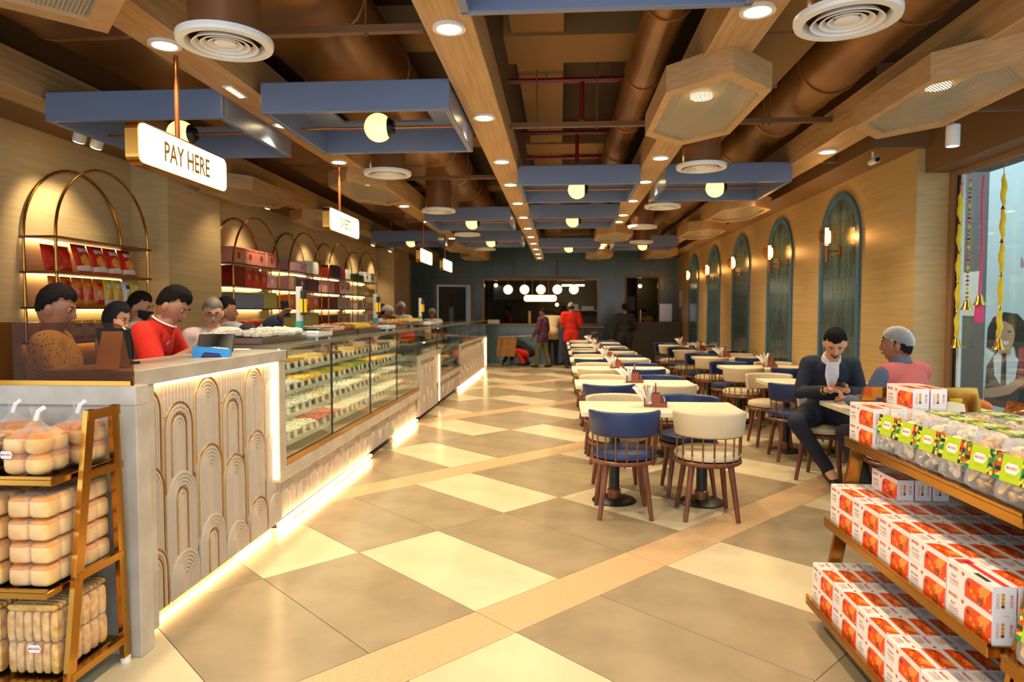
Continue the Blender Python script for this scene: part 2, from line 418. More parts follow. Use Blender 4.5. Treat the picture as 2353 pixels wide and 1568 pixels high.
pp([(2320, 640), (2400, 640), (2400, 657), (2320, 657)], 2, 1)
M = M0.copy(); M[0][3] = -0.003; y_, z_ = pz(2350, 615); M2 = Matrix.Translation((-.003, y_, z_)) @ Matrix(((0, 0, -1, 0), (-1, 0, 0, 0), (0, 1, 0, 0), (0, 0, 0, 1)))
b.text('In', 0.13 * PK_, M2, 5, 0.01)
b.build('print', ['poster_hair', 'poster_dark', 'poster_white', 'poster_skin', 'poster_red', 'poster_pink', 'poster_teal'], po)
b = MB(); b.box(PXX - .012, py_(7.08), pzz(1.45), PXX, py_(7.42), pzz(1.9))
tag(b.build('paper_notice', 'paper'), 'white paper notice taped on the dark grey panel outside', 'notice')
# ---------------------------------------------------------------- ceiling beams
BEAMS = [(-3.535, 'over the wall shelves'), (-2.07, 'over the display counter'), (-0.55, 'over the open aisle'), (0.91, 'over the middle row of tables'), (2.33, 'over the tables by the arched wall')]
ZB = 2.9
for x, wh in BEAMS:
    b = MB(); b.box(x - .125, 0.3, ZB, x + .125, 18.9, ZB + .24, c=.004)
    b.cyl((x, 3.0, ZB + .2), (x, 3.0, 3.76), .012, n=6); b.cyl((x, 14.0, ZB + .2), (x, 14.0, 3.76), .012, n=6)
    tag(b.build('ceiling_beam', 'oak'), 'long light oak ceiling beam with downlights ' + wh, 'beam', 'oak ceiling beams')
# ---------------------------------------------------------------- downlights
def ring(b, r0, r1, z0, z1, n=28, mi=0):
    b.lathe([(r0, z0), (r1, z0), (r1, z1), (r0, z1), (r0, z0)], n, mi)
b = MB(); ring(b, .062, .082, -.012, .004); tr_me = b.build('trim_ring', 'white_paint'); 
b = MB(); b.add([(.064 * math.cos(2 * PI * i / 24), .064 * math.sin(2 * PI * i / 24), -.003) for i in range(24)], [tuple(reversed(range(24)))]); le_me = b.build('lens', 'lamp_face')
rm, lm = tr_me.data, le_me.data
bpy.data.objects.remove(tr_me); bpy.data.objects.remove(le_me)
def spot(parent, loc, watts, ang=118, col=WARM, blend=0.7, rad=.06, name='lamp'):
    l = bpy.data.lights.new(name, 'SPOT'); l.energy = watts; l.color = col; l.spot_size = R(ang); l.spot_blend = blend; l.shadow_soft_size = rad
    o = bpy.data.objects.new(name, l); C.objects.link(o); o.parent = parent; o.location = loc
    return o
def downlight(x, y, label, k=1.0, group='downlights in the oak beams', off=None):
    t = thing('downlight', label, 'light', (x, y, ZB - .002), 0, group)
    link('trim_ring', rm, t); link(off + '_lens_offscreen' if off else 'lens', lm, t)
    spot(t, (0, 0, -.02), SPOT_W * k, name=off + '_downlight_offscreen' if off else 'lamp')
for y in (1.9, 3.36, 4.9, 6.34, 7.49, 8.78, 10.1, 11.45, 12.75, 14.0, 15.27, 16.6, 17.8):
    downlight(-0.55, y, 'round downlight in the oak beam over the open aisle', 1.0, off='aisle' if y < 2 else None)
for y in (1.8, 3.27, 6.29, 7.42, 8.68, 9.95, 10.7, 14.3, 14.7, 15.1):
    downlight(0.91, y, 'round downlight in the oak beam over the middle tables', .9, off='table' if y < 2 else None)
for y in (6.15, 8.25, 10.35, 14.76):
    downlight(2.33, y, 'round downlight in the oak beam along the arched wall', .9)
for y in (3.46, 4.99, 6.25, 8.9, 10.46, 12.9):
    downlight(-2.07, y, 'round downlight in the oak beam over the display counter', 1.0)
# slot light with five small lenses
t = thing('slot_light', 'white slot light with five tiny lamps in the counter beam', 'light', (-2.07, 4.23, ZB - .002))
b = MB(); b.box(-.03, -.11, -.008, .03, .11, .004); b.build('housing', 'white_paint', t)
for i in range(5):
    b = MB(); b.cyl((0, -.08 + .04 * i, -.012), (0, -.08 + .04 * i, -.007), .014, n=10); b.build('lens', 'lamp_face', t)
# ---------------------------------------------------------------- hexagonal mesh lights under the beams
HEX = [(0, .81), (.30, .49), (.30, -.49), (0, -.81), (-.30, -.49), (-.30, .49)]
def perforated(name):
    m = bpy.data.materials.new(name); m.use_nodes = True; nt = m.node_tree; nt.nodes.clear()
    o = nt.nodes.new('ShaderNodeOutputMaterial'); t = nt.nodes.new('ShaderNodeBsdfTransparent'); p = nt.nodes.new('ShaderNodeBsdfPrincipled')
    p.inputs['Base Color'].default_value = lin((176, 170, 150)); p.inputs['Roughness'].default_value = .45; p.inputs['Metallic'].default_value = .1
    tc = nt.nodes.new('ShaderNodeTexCoord'); mp = nt.nodes.new('ShaderNodeMapping'); mp.inputs['Scale'].default_value = (1, 1, 0)
    nt.links.new(tc.outputs['Object'], mp.inputs[0])
    v = nt.nodes.new('ShaderNodeTexVoronoi'); v.inputs['Scale'].default_value = 62; v.inputs['Randomness'].default_value = 0.0
    mp.inputs['Rotation'].default_value = (0, 0, R(45))
    nt.links.new(mp.outputs[0], v.inputs['Vector'])
    lt = nt.nodes.new('ShaderNodeMath'); lt.operation = 'LESS_THAN'; lt.inputs[1].default_value = .27
    nt.links.new(v.outputs['Distance'], lt.inputs[0])
    mx = nt.nodes.new('ShaderNodeMixShader'); nt.links.new(lt.outputs[0], mx.inputs[0]); nt.links.new(p.outputs[0], mx.inputs[1]); nt.links.new(t.outputs[0], mx.inputs[2])
    nt.links.new(mx.outputs[0], o.inputs[0]); MATS[name] = m
perforated('perforated_metal')
mat('hex_inner', (120, 116, 100), 0.5)
hexm = {}
def hexlight(x, y, label):
    t = thing('hexagonal_mesh_light', label, 'light', (x, y, 2.77), 0, 'hexagonal mesh lights')
    if not hexm:
        for i in range(6):
            p, q = Vector((*HEX[i], 0)), Vector((*HEX[(i + 1) % 6], 0))
            k = .84; ip, iq = p * k, q * k
            b = MB(); b.add([p, q, iq, ip, p + Vector((0, 0, .15)), q + Vector((0, 0, .15)), iq + Vector((0, 0, .15)), ip + Vector((0, 0, .15))],
                            [(0, 1, 2, 3)[::-1], (4, 5, 6, 7), (0, 1, 5, 4), (2, 3, 7, 6), (1, 2, 6, 5), (3, 0, 4, 7)])
            o = b.build('frame_board', 'oak_frame'); hexm.setdefault('f', []).append(o.data); bpy.data.objects.remove(o)
        b = MB(); b.add([(p[0] * .86, p[1] * .86, .02) for p in HEX], [tuple(range(6))]); o = b.build('mesh_sheet', 'perforated_metal'); hexm['s'] = o.data; bpy.data.objects.remove(o)
        b = MB(); b.add([(p[0] * .98, p[1] * .98, .148) for p in HEX], [tuple(range(6))]); o = b.build('back_plate', 'hex_inner'); hexm['b'] = o.data; bpy.data.objects.remove(o)
        b = MB(); b.cyl((0, 0, .11), (0, 0, .146), .07, n=20); o = b.build('bulb', 'lamp_dim'); hexm['l'] = o.data; bpy.data.objects.remove(o)
    for me in hexm['f']: link('frame_board', me, t)
    link('mesh_sheet', hexm['s'], t); link('back_plate', hexm['b'], t); link('bulb_offscreen' if y < 3 else 'bulb', hexm['l'], t)
    spot(t, (0, 0, .08), SPOT_W * .8, 120, name='hexagon_lamp_offscreen' if y < 3 else 'lamp')
    b = MB(); b.cyl((0, 0, .14), (0, 0, .2), .02, n=8); b.build('stem', 'channel_brown', t)
for x, y, l in ((0.91, 4.52, 'oak hexagon ceiling light with mesh front over the first middle table'), (2.33, 4.42, 'oak hexagon mesh light hung beside the shop window'),
                (-2.07, 2.2, 'oak hexagon mesh light beside the large round vent over the cash desk'), (-3.535, 7.45, 'oak hexagon mesh light over the wall shelves near square column'),
                (-2.07, 7.3, 'oak hexagon mesh light over the glass sweets case'), (-3.535, 9.9, 'oak hexagon mesh light over the gift box shelves'),
                (2.33, 9.2, 'oak hexagon mesh light by the second blue arch from the window'), (2.33, 11.5, 'oak hexagon mesh light by the third blue arch from the window'),
                (0.91, 11.9, 'oak hexagon mesh light over the far end of the middle tables'), (0.91, 16.1, 'oak hexagon mesh light before the kitchen hatch'),
                (2.33, 15.9, 'oak hexagon mesh light before the small back hatch'), (-2.07, 14.0, 'oak hexagon mesh light over the far end of the counter'), (-2.07, 16.4, 'oak hexagon mesh light beside the back door')):
    hexlight(x, y, l)
# ---------------------------------------------------------------- blue frames with globe lamps
fr = {}
def blueframe(x, y0, label, L=1.14, W=1.205):
    t = thing('blue_ceiling_frame', label, 'ceiling frame', (x, y0 + L / 2, 2.75), 0, 'blue ceiling frames')
    if not fr:
        def keep(k, b, n, m): o = b.build(n, m); fr[k] = o.data; bpy.data.objects.remove(o)
        b = MB(); b.box(-W / 2, -.02, 0, W / 2, .02, .19, c=.004); keep('s', b, 'side_board', 'blue_paint')
        b = MB(); b.box(-.02, -L / 2 + .02, 0, .02, L / 2 - .02, .19, c=.004); keep('e', b, 'end_board', 'blue_paint')
        b = MB()
        b.box(-W / 2 + .02, -L / 2 + .02, .17, W / 2 - .02, -L / 2 + .26, .19); b.box(-W / 2 + .02, L / 2 - .26, .17, W / 2 - .02, L / 2 - .02, .19)
        b.box(-W / 2 + .02, -L / 2 + .26, .17, -W / 2 + .26, L / 2 - .26, .19); b.box(W / 2 - .26, -L / 2 + .26, .17, W / 2 - .02, L / 2 - .26, .19); keep('t', b, 'top_panel', 'blue_paint')
        b = MB(); b.cyl((-W / 2, 0, .05), (W / 2, 0, .05), .008, n=8); b.cyl((-W / 2 + .02, 0, .05), (-W / 2 + .035, 0, .05), .025, n=12); b.cyl((W / 2 - .035, 0, .05), (W / 2 - .02, 0, .05), .025, n=12); keep('r', b, 'rod', 'copper')
        b = MB(); b.sphere((0, 0, .05), .1, 24, 16); keep('g', b, 'globe', 'globe')
        b = MB(); b.cyl((.075, 0, .05), (.112, 0, .05), .07, .045, n=16); keep('c', b, 'globe_cap', 'black')
    for s_ in (-1, 1):
        link('side_board', fr['s'], t, (0, s_ * (L / 2 - .02), 0)); link('end_board', fr['e'], t, (s_ * (W / 2 - .02), 0, 0))
    link('top_panel', fr['t'], t); r_ = link('rod', fr['r'], t); link('globe_offscreen' if y0 < 2 else 'globe', fr['g'], r_); link('globe_cap', fr['c'], r_)
    return t
for x, y, l in ((-2.79, 4.28, 'blue ceiling frame with globe lamp behind the pay sign'), (-1.29, 4.2, 'blue ceiling frame with globe lamp over the aisle beside the counter beam'),
                (0.18, 1.76, 'blue ceiling frame with globe lamp closest to the shop entrance'), (0.18, 6.75, 'blue ceiling frame with globe lamp over the first middle tables'),
                (1.63, 6.75, 'blue ceiling frame with globe lamp between the two table rows'), (0.18, 9.2, 'blue ceiling frame with globe lamp over the middle tables, second inward'),
                (-1.29, 9.35, 'blue ceiling frame with globe lamp over the aisle beyond the sweets sign'), (-2.79, 12.0, 'blue ceiling frame with globe lamp over the counter staff'),
                (-1.29, 12.1, 'blue ceiling frame with globe lamp over the far aisle'), (0.18, 13.4, 'blue ceiling frame with globe lamp before the kitchen hatch'),
                (1.63, 13.0, 'blue ceiling frame with globe lamp over the far passage between tables')):
    blueframe(x, y, l)
# ---------------------------------------------------------------- air ducts and diffusers
def ovalduct(name, x, w_, z0, h_, y0, y1, label, rib=.06):
    r = h_ / 2; prof = arc(x + w_ / 2 - r, z0 + r, r, -PI / 2, PI / 2, 10) + arc(x - w_ / 2 + r, z0 + r, r, PI / 2, 1.5 * PI, 10)
    b = MB(); n = len(prof); k = int((y1 - y0) / rib); vs_ = []; fs = []
    cx, cz = x, z0 + r
    for j in range(k + 1):
        g = 1.0 if j % 2 else 0.972
        vs_ += [(cx + (p[0] - cx) * (g if abs(p[0] - cx) > w_ / 2 - r else 1) , y0 + (y1 - y0) * j / k, cz + (p[1] - cz) * g) for p in prof]
    for j in range(k): fs += [(j * n + i, j * n + (i + 1) % n, (j + 1) * n + (i + 1) % n, (j + 1) * n + i) for i in range(n)]
    b.add(vs_, fs, 0, True)
    fs2 = [tuple(range(n)), tuple(k * n + i for i in range(n))]; b.f += fs2; b.m += [0, 0]; b.s += [False, False]
    for yy in [y0 + 1.2 * i for i in range(1, int((y1 - y0) / 1.2))]:
        b.tube([(p[0], yy, p[1]) for p in prof], .012, 6, 0, True)
    tag(b.build(name, 'duct_bronze'), label, 'duct')
ovalduct('flat_oval_duct', -1.56, .8, 3.14, .44, 0.4, 17, 'bronze ribbed flat duct between the counter beam and aisle beam')
ovalduct('flat_oval_duct', -2.86, .86, 3.16, .42, 0.4, 17, 'bronze ribbed flat duct over the wall shelves')
ovalduct('round_duct', 1.98, .46, 3.1, .46, 0.4, 18, 'round bronze duct over the passage between the tables', .16)
ovalduct('round_duct', 0.62, .27, 3.16, .27, 0.4, 12, 'slim round bronze duct beside the middle table beam', .16)
b = MB(); b.box(1.06, 0.4, 3.2, 1.62, 18, 3.5, c=.01)
for yy in range(1, 17): b.box(1.05, yy + .3, 3.19, 1.63, yy + .33, 3.51)
tag(b.build('square_duct', 'slab_tan'), 'flat tan square duct feeding the round vents over the tables', 'duct')
dm = {}
def diffuser(x, y, label):
    t = thing('round_air_vent', label, 'vent', (x, y, 2.72), 0, 'round ceiling air vents')
    if not dm:
        def keep(k, b, n, m): o = b.build(n, m); dm[k] = o.data; bpy.data.objects.remove(o)
        b = MB(); b.lathe([(.212, .012), (.208, 0), (.175, -.002), (.16, .02), (.16, .04), (.212, .03), (.212, .012)], 36); keep('o', b, 'outer_ring', 'white_paint')
        for i, rr in enumerate((.145, .11, .078)):
            b = MB(); b.lathe([(rr, -.004 + .004 * i), (rr - .022, .022), (rr - .026, .022), (rr - .005, -.006 + .004 * i), (rr, -.004 + .004 * i)], 32); keep('r%d' % i, b, 'vane_ring', 'white_paint')
        b = MB(); b.lathe([(0, -.004), (.03, -.004), (.05, .004), (.045, .02), (0, .02)], 24); keep('c', b, 'centre_cone', 'white_paint')
        b = MB(); b.lathe([(.158, .03), (.158, .56)], 28); b.lathe([(.0, .12), (.158, .12)], 28, 1); keep('n', b, 'neck', ['duct_neck', 'duct_neck'])
    for k in ('o', 'r0', 'r1', 'r2', 'c', 'n'):
        link({'o': 'outer_ring', 'c': 'centre_cone', 'n': 'neck'}.get(k, 'vane_ring'), dm[k], t)
for i, (x, y) in enumerate([(-1.54, 3.06), (-1.55, 6.03), (-1.5, 8.3), (-1.5, 10.9), (-1.5, 13.5)]):
    diffuser(x, y, 'white round air vent over the aisle by the counter, %s from the entrance' % ORD[i])
for i, (x, y) in enumerate([(1.205, 3.0), (1.205, 5.95), (1.205, 8.15), (1.205, 10.1), (1.45, 12.3)]):
    diffuser(x, y, 'white round air vent between the table rows, %s from the entrance' % ORD[i])
# hanging channels with threaded rods, red sprinkler pipes
for i, (x0, x1, y) in enumerate([(-1.94, -.68, 3.75), (-.42, .78, 3.15), (-.42, .78, 5.75), (1.04, 2.2, 5.75), (-1.94, -.68, 7.9), (-3.4, -2.2, 3.3), (1.04, 2.2, 9.0), (2.46, 2.86, 7.3), (-.42, .78, 11.3), (-1.94, -.68, 11.6)]):
    t = thing('hanging_channel', 'brown metal channel on thin rods across the %s ceiling bay' % ['counter', 'middle entrance', 'middle', 'passage', 'second counter', 'shelf', 'second passage', 'wall', 'far middle', 'far counter'][i], 'channel', ((x0 + x1) / 2, y, 3.04), 0, 'hanging channels')
    L = (x1 - x0) / 2
    b = MB(); b.box(-L, -.022, 0, L, .022, .04); b.build('bar', 'channel_brown', t)
    for rx in ((-1.08, -.75) if x0 == -1.94 else (-.2, .3) if x0 == -.42 else (1.66, 1.71) if x0 == 1.04 else (-3.36, -2.33) if x0 == -3.4 else (2.55, 2.75)):
        q = rx - (x0 + x1) / 2; b = MB(); b.cyl((q, 0, -.02), (q, 0, .71), .006, n=6); b.cyl((q, 0, -.008), (q, 0, 0), .014, n=6); b.build('threaded_rod', 'channel_brown', t)
for i, y in enumerate((5.85, 7.55, 8.75, 10.6)):
    t = thing('sprinkler_pipe', 'red sprinkler pipe crossing the middle ceiling bay, %s from the entrance' % ORD[i], 'pipe', (0.18, y, 3.462), 0, 'red sprinkler pipes')
    b = MB(); b.cyl((-.62, 0, 0), (.62, 0, 0), .024, n=10)
    if i < 2: b.cyl((.0, 0, 0), (.0, 0, -.34), .02, n=10)
    b.build('pipe', 'pipe_red', t)
    if i < 2:
        b = MB(); b.cyl((.0, 0, -.39), (.0, 0, -.34), .008, n=8); b.cyl((.0, 0, -.395), (.0, 0, -.388), .02, n=10); b.build('sprinkler_head', 'steel', t)
    b = MB(); b.cyl((.25, 0, 0), (.25, 0, .29), .005, n=6); b.cyl((-.3, 0, 0), (-.3, 0, .29), .005, n=6); b.build('hanger', 'channel_brown', t)
# hanging spotlights and camera on the right, twin spots on the left
t = thing('pendant_spot', 'white cylinder spotlight hanging by the shop window bulkhead', 'light', (2.745, 5.0, 2.655))
b = MB(); b.lathe([(0, .15), (.04, .15), (.045, .145), (.045, 0), (.038, 0), (.036, .02)], 20); b.build('body', 'white_paint', t)
b = MB(); b.cyl((0, 0, .005), (0, 0, .015), .037, n=20); b.build('lens', 'lamp_face', t)
b = MB(); b.cyl((0, 0, .15), (0, 0, .24), .004, n=6); b.build('cord', 'white_paint', t)
b = MB(); b.box(-.1, -.02, .24, .5, .02, .27); b.cyl((.2, 0, .27), (.2, 0, 1.1), .006, n=6); b.build('bracket', 'channel_brown', t)
spot(t, (0, 0, -.01), 14, 80)
def trackspot(x, y, z, label, tgt=(0, 0, -1)):
    t = thing('track_spot', label, 'light', (x, y, z), 0, 'white track spots over the wall shelves')
    d = Vector(tgt).normalized(); c = Vector((0, 0, -.085))
    b = MB(); b.cyl(c - d * .06, c + d * .06, .048, n=18); b.cyl(c, (0, 0, 0), .012, n=8); b.build('head', 'white_paint', t)
    b = MB(); b.cyl(c + d * .061, c + d * .066, .041, n=18); b.build('lens', 'lamp_face', t)
    b = MB(); b.box(-.03, -.03, -.005, .03, .03, .02); b.build('mount', 'white_paint', t)
    o = spot(t, c + d * .085, 38, 75); o.rotation_euler = d.to_track_quat('-Z', 'Y').to_euler()
for i, (x, y) in enumerate([(-3.79, 5.15), (-3.79, 5.35), (-3.79, 8.6), (-3.79, 10.95), (-3.79, 12.3), (-3.79, 13.6), (-3.79, 15.0)]):
    trackspot(x, y, 2.985, 'small white spotlight under the left soffit, %s from the cash desk' % ORD[i], (-.45, .25, -.85))
t = thing('security_camera', 'small white security camera under the soffit by the arched wall', 'camera', (2.92, 6.6, 2.9))
b = MB(); b.cyl((0, -.07, 0), (0, .06, 0), .03, n=14); b.build('body', 'white_paint', t)
b = MB(); b.cyl((0, -.085, 0), (0, -.07, 0), .022, n=14); b.build('lens', 'black', t)
b = MB(); b.cyl((0, .02, .02), (0, .02, .1), .012, n=8); b.build('mount', 'white_paint', t)
# ---------------------------------------------------------------- arched tile panels and sconces on the right wall
def archring(b, c, hw, zt, t, x0, x1, z0=0.0, n=20, mi=0):
    o_ = [(c - hw, z0)] + arc(c, zt - hw, hw, PI, 0, n) + [(c + hw, z0)]
    i_ = [(c - hw + t, z0)] + arc(c, zt - hw, hw - t, PI, 0, n) + [(c + hw - t, z0)]
    k = len(o_); vs_ = []
    for x in (x0, x1): vs_ += [(x, p[0], p[1]) for p in o_] + [(x, p[0], p[1]) for p in i_]
    fs = []
    for j in range(k - 1):
        fs += [(j, j + 1, k + j + 1, k + j), (2 * k + j, 3 * k + j, 3 * k + j + 1, 2 * k + j + 1), (j, 2 * k + j, 2 * k + j + 1, j + 1), (k + j, k + j + 1, 3 * k + j + 1, 3 * k + j)]
    return b.add(vs_, fs, mi)
WHO = ['first', 'second', 'third', 'fourth', 'fifth']
fr_me = tl_me = None
sc = {}
for k in range(5):
    cyy = 8.21 + 2.165 * k
    t = thing('arched_tile_panel', 'tall arched panel of dark green-blue tiles with blue frame, %s from the shop window' % WHO[k], 'wall panel', (WX1, cyy, 0), 0, 'arched tile panels')
    if fr_me is None:
        b = MB(); archring(b, 0, .57, 2.88, .075, -.028, -.001); o = b.build('arch_frame', 'blue_trim', t); fr_me = o.data
        b = MB(); rr = random.Random(3); tw, tht = .066, .27
        nc = 15
        for ci in range(nc):
            ya = -.495 + ci * .066
            off = (ci % 2) * tht * .5
            for ri in range(-1, 12):
                z0 = ri * tht + off; z1 = z0 + tht - .006
                am = max(abs(ya), abs(ya + tw)); lim = 2.31 + math.sqrt(max(0, .5 ** 2 - min(am, .5) ** 2)) + .01
                z0 = max(z0, .01); z1 = min(z1, lim)
                if z1 - z0 < .02: continue
                d = rr.uniform(0, .002)
                b.box(-.012 - d, ya + .003, z0, -.001, ya + tw - .003, z1, rr.choice((0, 0, 1)))
        o = stuff(b.build('tile_field', ['arch_tile', 'arch_tile_b'], t)); tl_me = o.data
    else:
        link('arch_frame', fr_me, t); stuff(link('tile_field', tl_me, t))
    s_ = thing('wall_sconce', 'copper wall lamp with glass shade on the %s blue arch from the window' % WHO[k], 'lamp', (WX1 - .012, cyy - .02, 2.2), 0, 'copper wall lamps on the arches')
    if not sc:
        def keep(kk, b, n, m): o = b.build(n, m); sc[kk] = (n, o.data); bpy.data.objects.remove(o)
        b = MB(); b.cyl((0, 0, 0), (-.015, 0, 0), .05, n=20); keep('p', b, 'wall_plate', 'copper')
        b = MB(); b.cyl((-.01, 0, 0), (-.15, 0, 0), .009, n=10); b.cyl((-.15, 0, -.13), (-.15, 0, .07), .016, n=12); keep('a', b, 'arm', 'copper')
        b = MB(); b.cyl((-.15, 0, .07), (-.15, 0, .27), .018, n=12); keep('t', b, 'glowing_tube', 'led_tube')
        b = MB(); b.lathe([(.03, .08), (.085, .1), (.09, .12), (.09, .24), (.085, .25)], 24, c=(-.15, 0, 0)); keep('g', b, 'glass_shade', 'lamp_glass')
        b = MB(); b.lathe([(.01, .07), (.035, .075), (.035, .085)], 16, c=(-.15, 0, 0)); keep('c', b, 'shade_cup', 'copper')
    for n_, me in sc.values(): link(n_, me, s_)
    l = bpy.data.lights.new('lamp', 'POINT'); l.energy = 5; l.color = (1, .68, .36); l.shadow_soft_size = .03
    lo = bpy.data.objects.new('lamp', l); C.objects.link(lo); lo.parent = s_; lo.location = (-.21, 0, .17)
# ---------------------------------------------------------------- lit signs hanging from the counter beam
mat('sign_ink', (150, 112, 24), 0.5, emit=(130, 92, 12), es=0.35)
mat('sign_ink_pale', (240, 220, 150), 0.5, emit=(240, 214, 130), es=1.6)
def sign(y0, y1, txt, size, label):
    L = y1 - y0; t = thing('hanging_sign', label, 'sign', (-2.11, (y0 + y1) / 2, 2.33), 0, 'lit signs over the counter')
    H_ = .215
    b = MB(); b.prism(rrect(L, H_, .045), -.012, .052, 0, 'x'); b.build('gold_case', 'gold', t)
    b = MB(); b.prism(rrect(L - .02, H_ - .02, .04), .052, .058, 0, 'x'); b.build('lit_face', 'sign_face', t)
    b = MB(); b.text(txt, size, Matrix.Translation((.0592, 0, -.005)) @ Matrix(((0, 0, 1, 0), (1, 0, 0, 0), (0, 1, 0, 0), (0, 0, 0, 1))), 0, 0.012, .72); b.build('lettering', 'sign_ink', t)
    b = MB(); b.cyl((.0, 0, H_ / 2 - .01), (.0, 0, .58), .013, n=10); b.build('rod', 'copper', t)
sign(3.19, 4.07, 'PAY HERE', .145, 'lit white sign reading PAY HERE over the cash desk')
sign(5.94, 6.82, 'SWEETS', .13, 'lit white sign reading SWEETS over the glass case')
sign(9.87, 10.78, 'SNACKS', .12, 'lit white sign with small gold word, third along the counter')
sign(11.83, 12.78, 'MIX', .12, 'lit white sign with tiny gold word at the far counter')
# ---------------------------------------------------------------- pay counter with arch relief front
def relief(parent, cyy, zt, zb, hw, x, golds=(), nr=6, name='arch_relief', lay=0):
    """one arch of concentric ridges, legs running down to zb"""
    b = MB(); leg = max(zb + .002, zb)
    if zt - hw <= zb + .01: return
    pl = [(cyy - hw, zb)] + arc(cyy, zt - hw, hw, PI, 0, 10) + [(cyy + hw, zb)]
    b.prism(pl[::-1], x, x + .004 + .011 * lay, 0, 'x')
    xs_ = x + .004 + .011 * lay
    for i in range(nr):
        r = hw - .01 - i * (hw - .02) / nr
        if r < .012: break
        pts = [(xs_, cyy - r, zb + .004)] + [(xs_, p[0], p[1]) for p in arc(cyy, zt - hw, r, PI, 0, 10)] + [(xs_, cyy + r, zb + .004)]
        b.tube(pts, .0075 if i not in golds else .006, 5, 1 if i in golds else 0)
    b.build(name, ['arch_white', 'gold_inlay'], parent)
pc = thing('pay_counter', 'stone cash counter with white arch relief front and glowing edge', 'counter', (0, 0, 0))
FX = -1.87
b = MB(); b.box(-2.30, 2.83, 1.165, FX + .01, 4.47, 1.237, c=.004); b.build('worktop', 'counter_stone', pc)
b = MB(); b.box(-1.97, 2.83, .02, FX, 2.98, 1.165, c=.003); b.build('end_frame', 'counter_stone', pc)
b = MB(); b.box(-1.97, 4.37, .34, FX, 4.47, 1.165, c=.003); b.build('end_frame', 'counter_stone', pc)
b = MB(); b.box(-2.26, 2.98, .06, -1.93, 4.46, 1.16); b.build('carcass', 'arch_white', pc)
b = MB(); b.box(-2.2, 2.98, 0, -2.0, 4.46, .06); b.build('plinth', 'dark_gap', pc)
COLS = [(2.985, (1.15, .78, .39)), (3.265, (1.05, .69, .285)), (3.545, (1.15, .78, .385)), (3.825, (1.045, .665, .26)), (4.105, (1.155, .755, .33)), (4.355, (1.05, .68, .28))]
GOLD = [((0, 3), (0,), (0, 2)), ((0, 3), (4,), ()), ((0,), (0,), (4,)), ((0, 3), (0,), ()), ((0,), (0,), (0,)), ((), (), ())]
for ci, (cyy, tops) in enumerate(COLS):
    z = 1.158
    if ci % 2: 
        b = MB(); kk = 1.0 if ci < 5 else .7
        for i in range(9): b.tube([(-1.928, cyy - .12 * kk + i * .03 * kk, .98), (-1.928, cyy - .12 * kk + i * .03 * kk, 1.158)], .007, 5)
        b.build('ridge_row', 'arch_white', pc)
    for ri, zt in enumerate(tops):
        lo_ = tops[ri + 1] - .16 if ri < 2 else .065
        relief(pc, cyy, zt, max(lo_, .065), .134 if ci < 5 else .1, -1.93, GOLD[ci][ri], 6, lay=ri)
b = MB(); b.box(-1.925, 3.0, 1.145, -1.885, 4.36, 1.163); b.build('led_strip', 'led', pc)
b = MB(); b.box(-1.925, 4.352, .37, -1.885, 4.368, 1.14); b.build('led_strip', 'led', pc)
b = MB(); b.box(-1.995, 2.99, .03, -1.98, 4.45, .052); b.build('led_strip', 'led_floor', pc)
# low cash desk facing the entrance, with a tinted screen
cd = thing('cash_desk', 'low stone cash desk facing the entrance behind the bread rack', 'counter', (0, 0, 0))
b = MB(); b.box(-3.6, 2.735, 1.095, -1.80, 2.83, 1.18, c=.004); b.build('worktop', 'counter_stone', cd)
b = MB(); b.box(-1.90, 2.735, 0, -1.80, 2.83, 1.095, c=.003); b.build('end_post', 'counter_stone', cd)
b = MB(); b.box(-3.6, 2.76, 0, -1.90, 2.82, 1.095); b.build('front_panel', 'counter_stone', cd)
gs = thing('tinted_screen', 'brown tinted glass screen with one rounded corner on the cash desk', 'screen', (0, 2.76, 1.18))
pl = [(-3.5, 0), (-1.825, 0), (-1.825, .17)] + arc(-1.925, .17, .10, 0, PI / 2, 8) + [(-3.5, .275)]
b = MB(); b.prism([(p[0], p[1]) for p in pl], -.005, .005, 0, 'y'); b.build('pane', 'tinted_glass', gs)
b = MB(); b.box(-3.5, -.012, 0, -1.83, .012, .02); b.build('base_channel', 'gold', gs)
mat('card_gold', (226, 184, 84), 0.55)
t = thing('menu_holder', 'tall folded gold card standing behind the tinted screen', 'card', (-2.03, 2.885, 1.237), R(4))
b = MB(); b.add([(-.055, .0, .0), (.055, .0, .0), (.035, .07, .17), (-.06, .07, .17)], [(0, 1, 2, 3)]); b.add([(-.055, .0, .0), (.055, .0, .0), (.06, -.05, .004), (-.05, -.05, .004)], [(3, 2, 1, 0)]); b.add([(-.06, .07, .17), (.035, .07, .17), (.05, .1, .0), (-.055, .1, .0)], [(0, 1, 2, 3)])
b.build('card', 'card_gold', t)
# ---------------------------------------------------------------- display counter
dc = thing('display_counter', 'long glass display counter with stone sills and relief front', 'counter', (0, 0, 0))
mat('case_top', (150, 148, 130), 0.08, 0.4)
mat('shelf_glass', (210, 220, 205), 0.1)
mat('case_back', (120, 128, 116), 0.3)
def dpart(n, m, *bx, c=0.0):
    b = MB()
    for q in bx: b.box(*q, c=c)
    return b.build(n, m, dc)
dpart('plinth', 'dark_gap', (-2.4, 4.47, 0, -1.95, 17.1, .06))
dpart('carcass', 'arch_white', (-2.44, 4.47, .06, -1.93, 8.9, .345)); dpart('carcass', 'arch_white', (-2.44, 8.95, .06, -1.93, 10.45, .83))
dpart('carcass', 'arch_white', (-2.44, 10.45, .06, -1.93, 12.68, .39)); dpart('carcass', 'arch_white', (-2.44, 12.72, .06, -1.93, 17.1, .83))
dpart('sill', 'counter_stone', (-2.46, 4.47, .345, FX, 8.98, .435), c=.003)
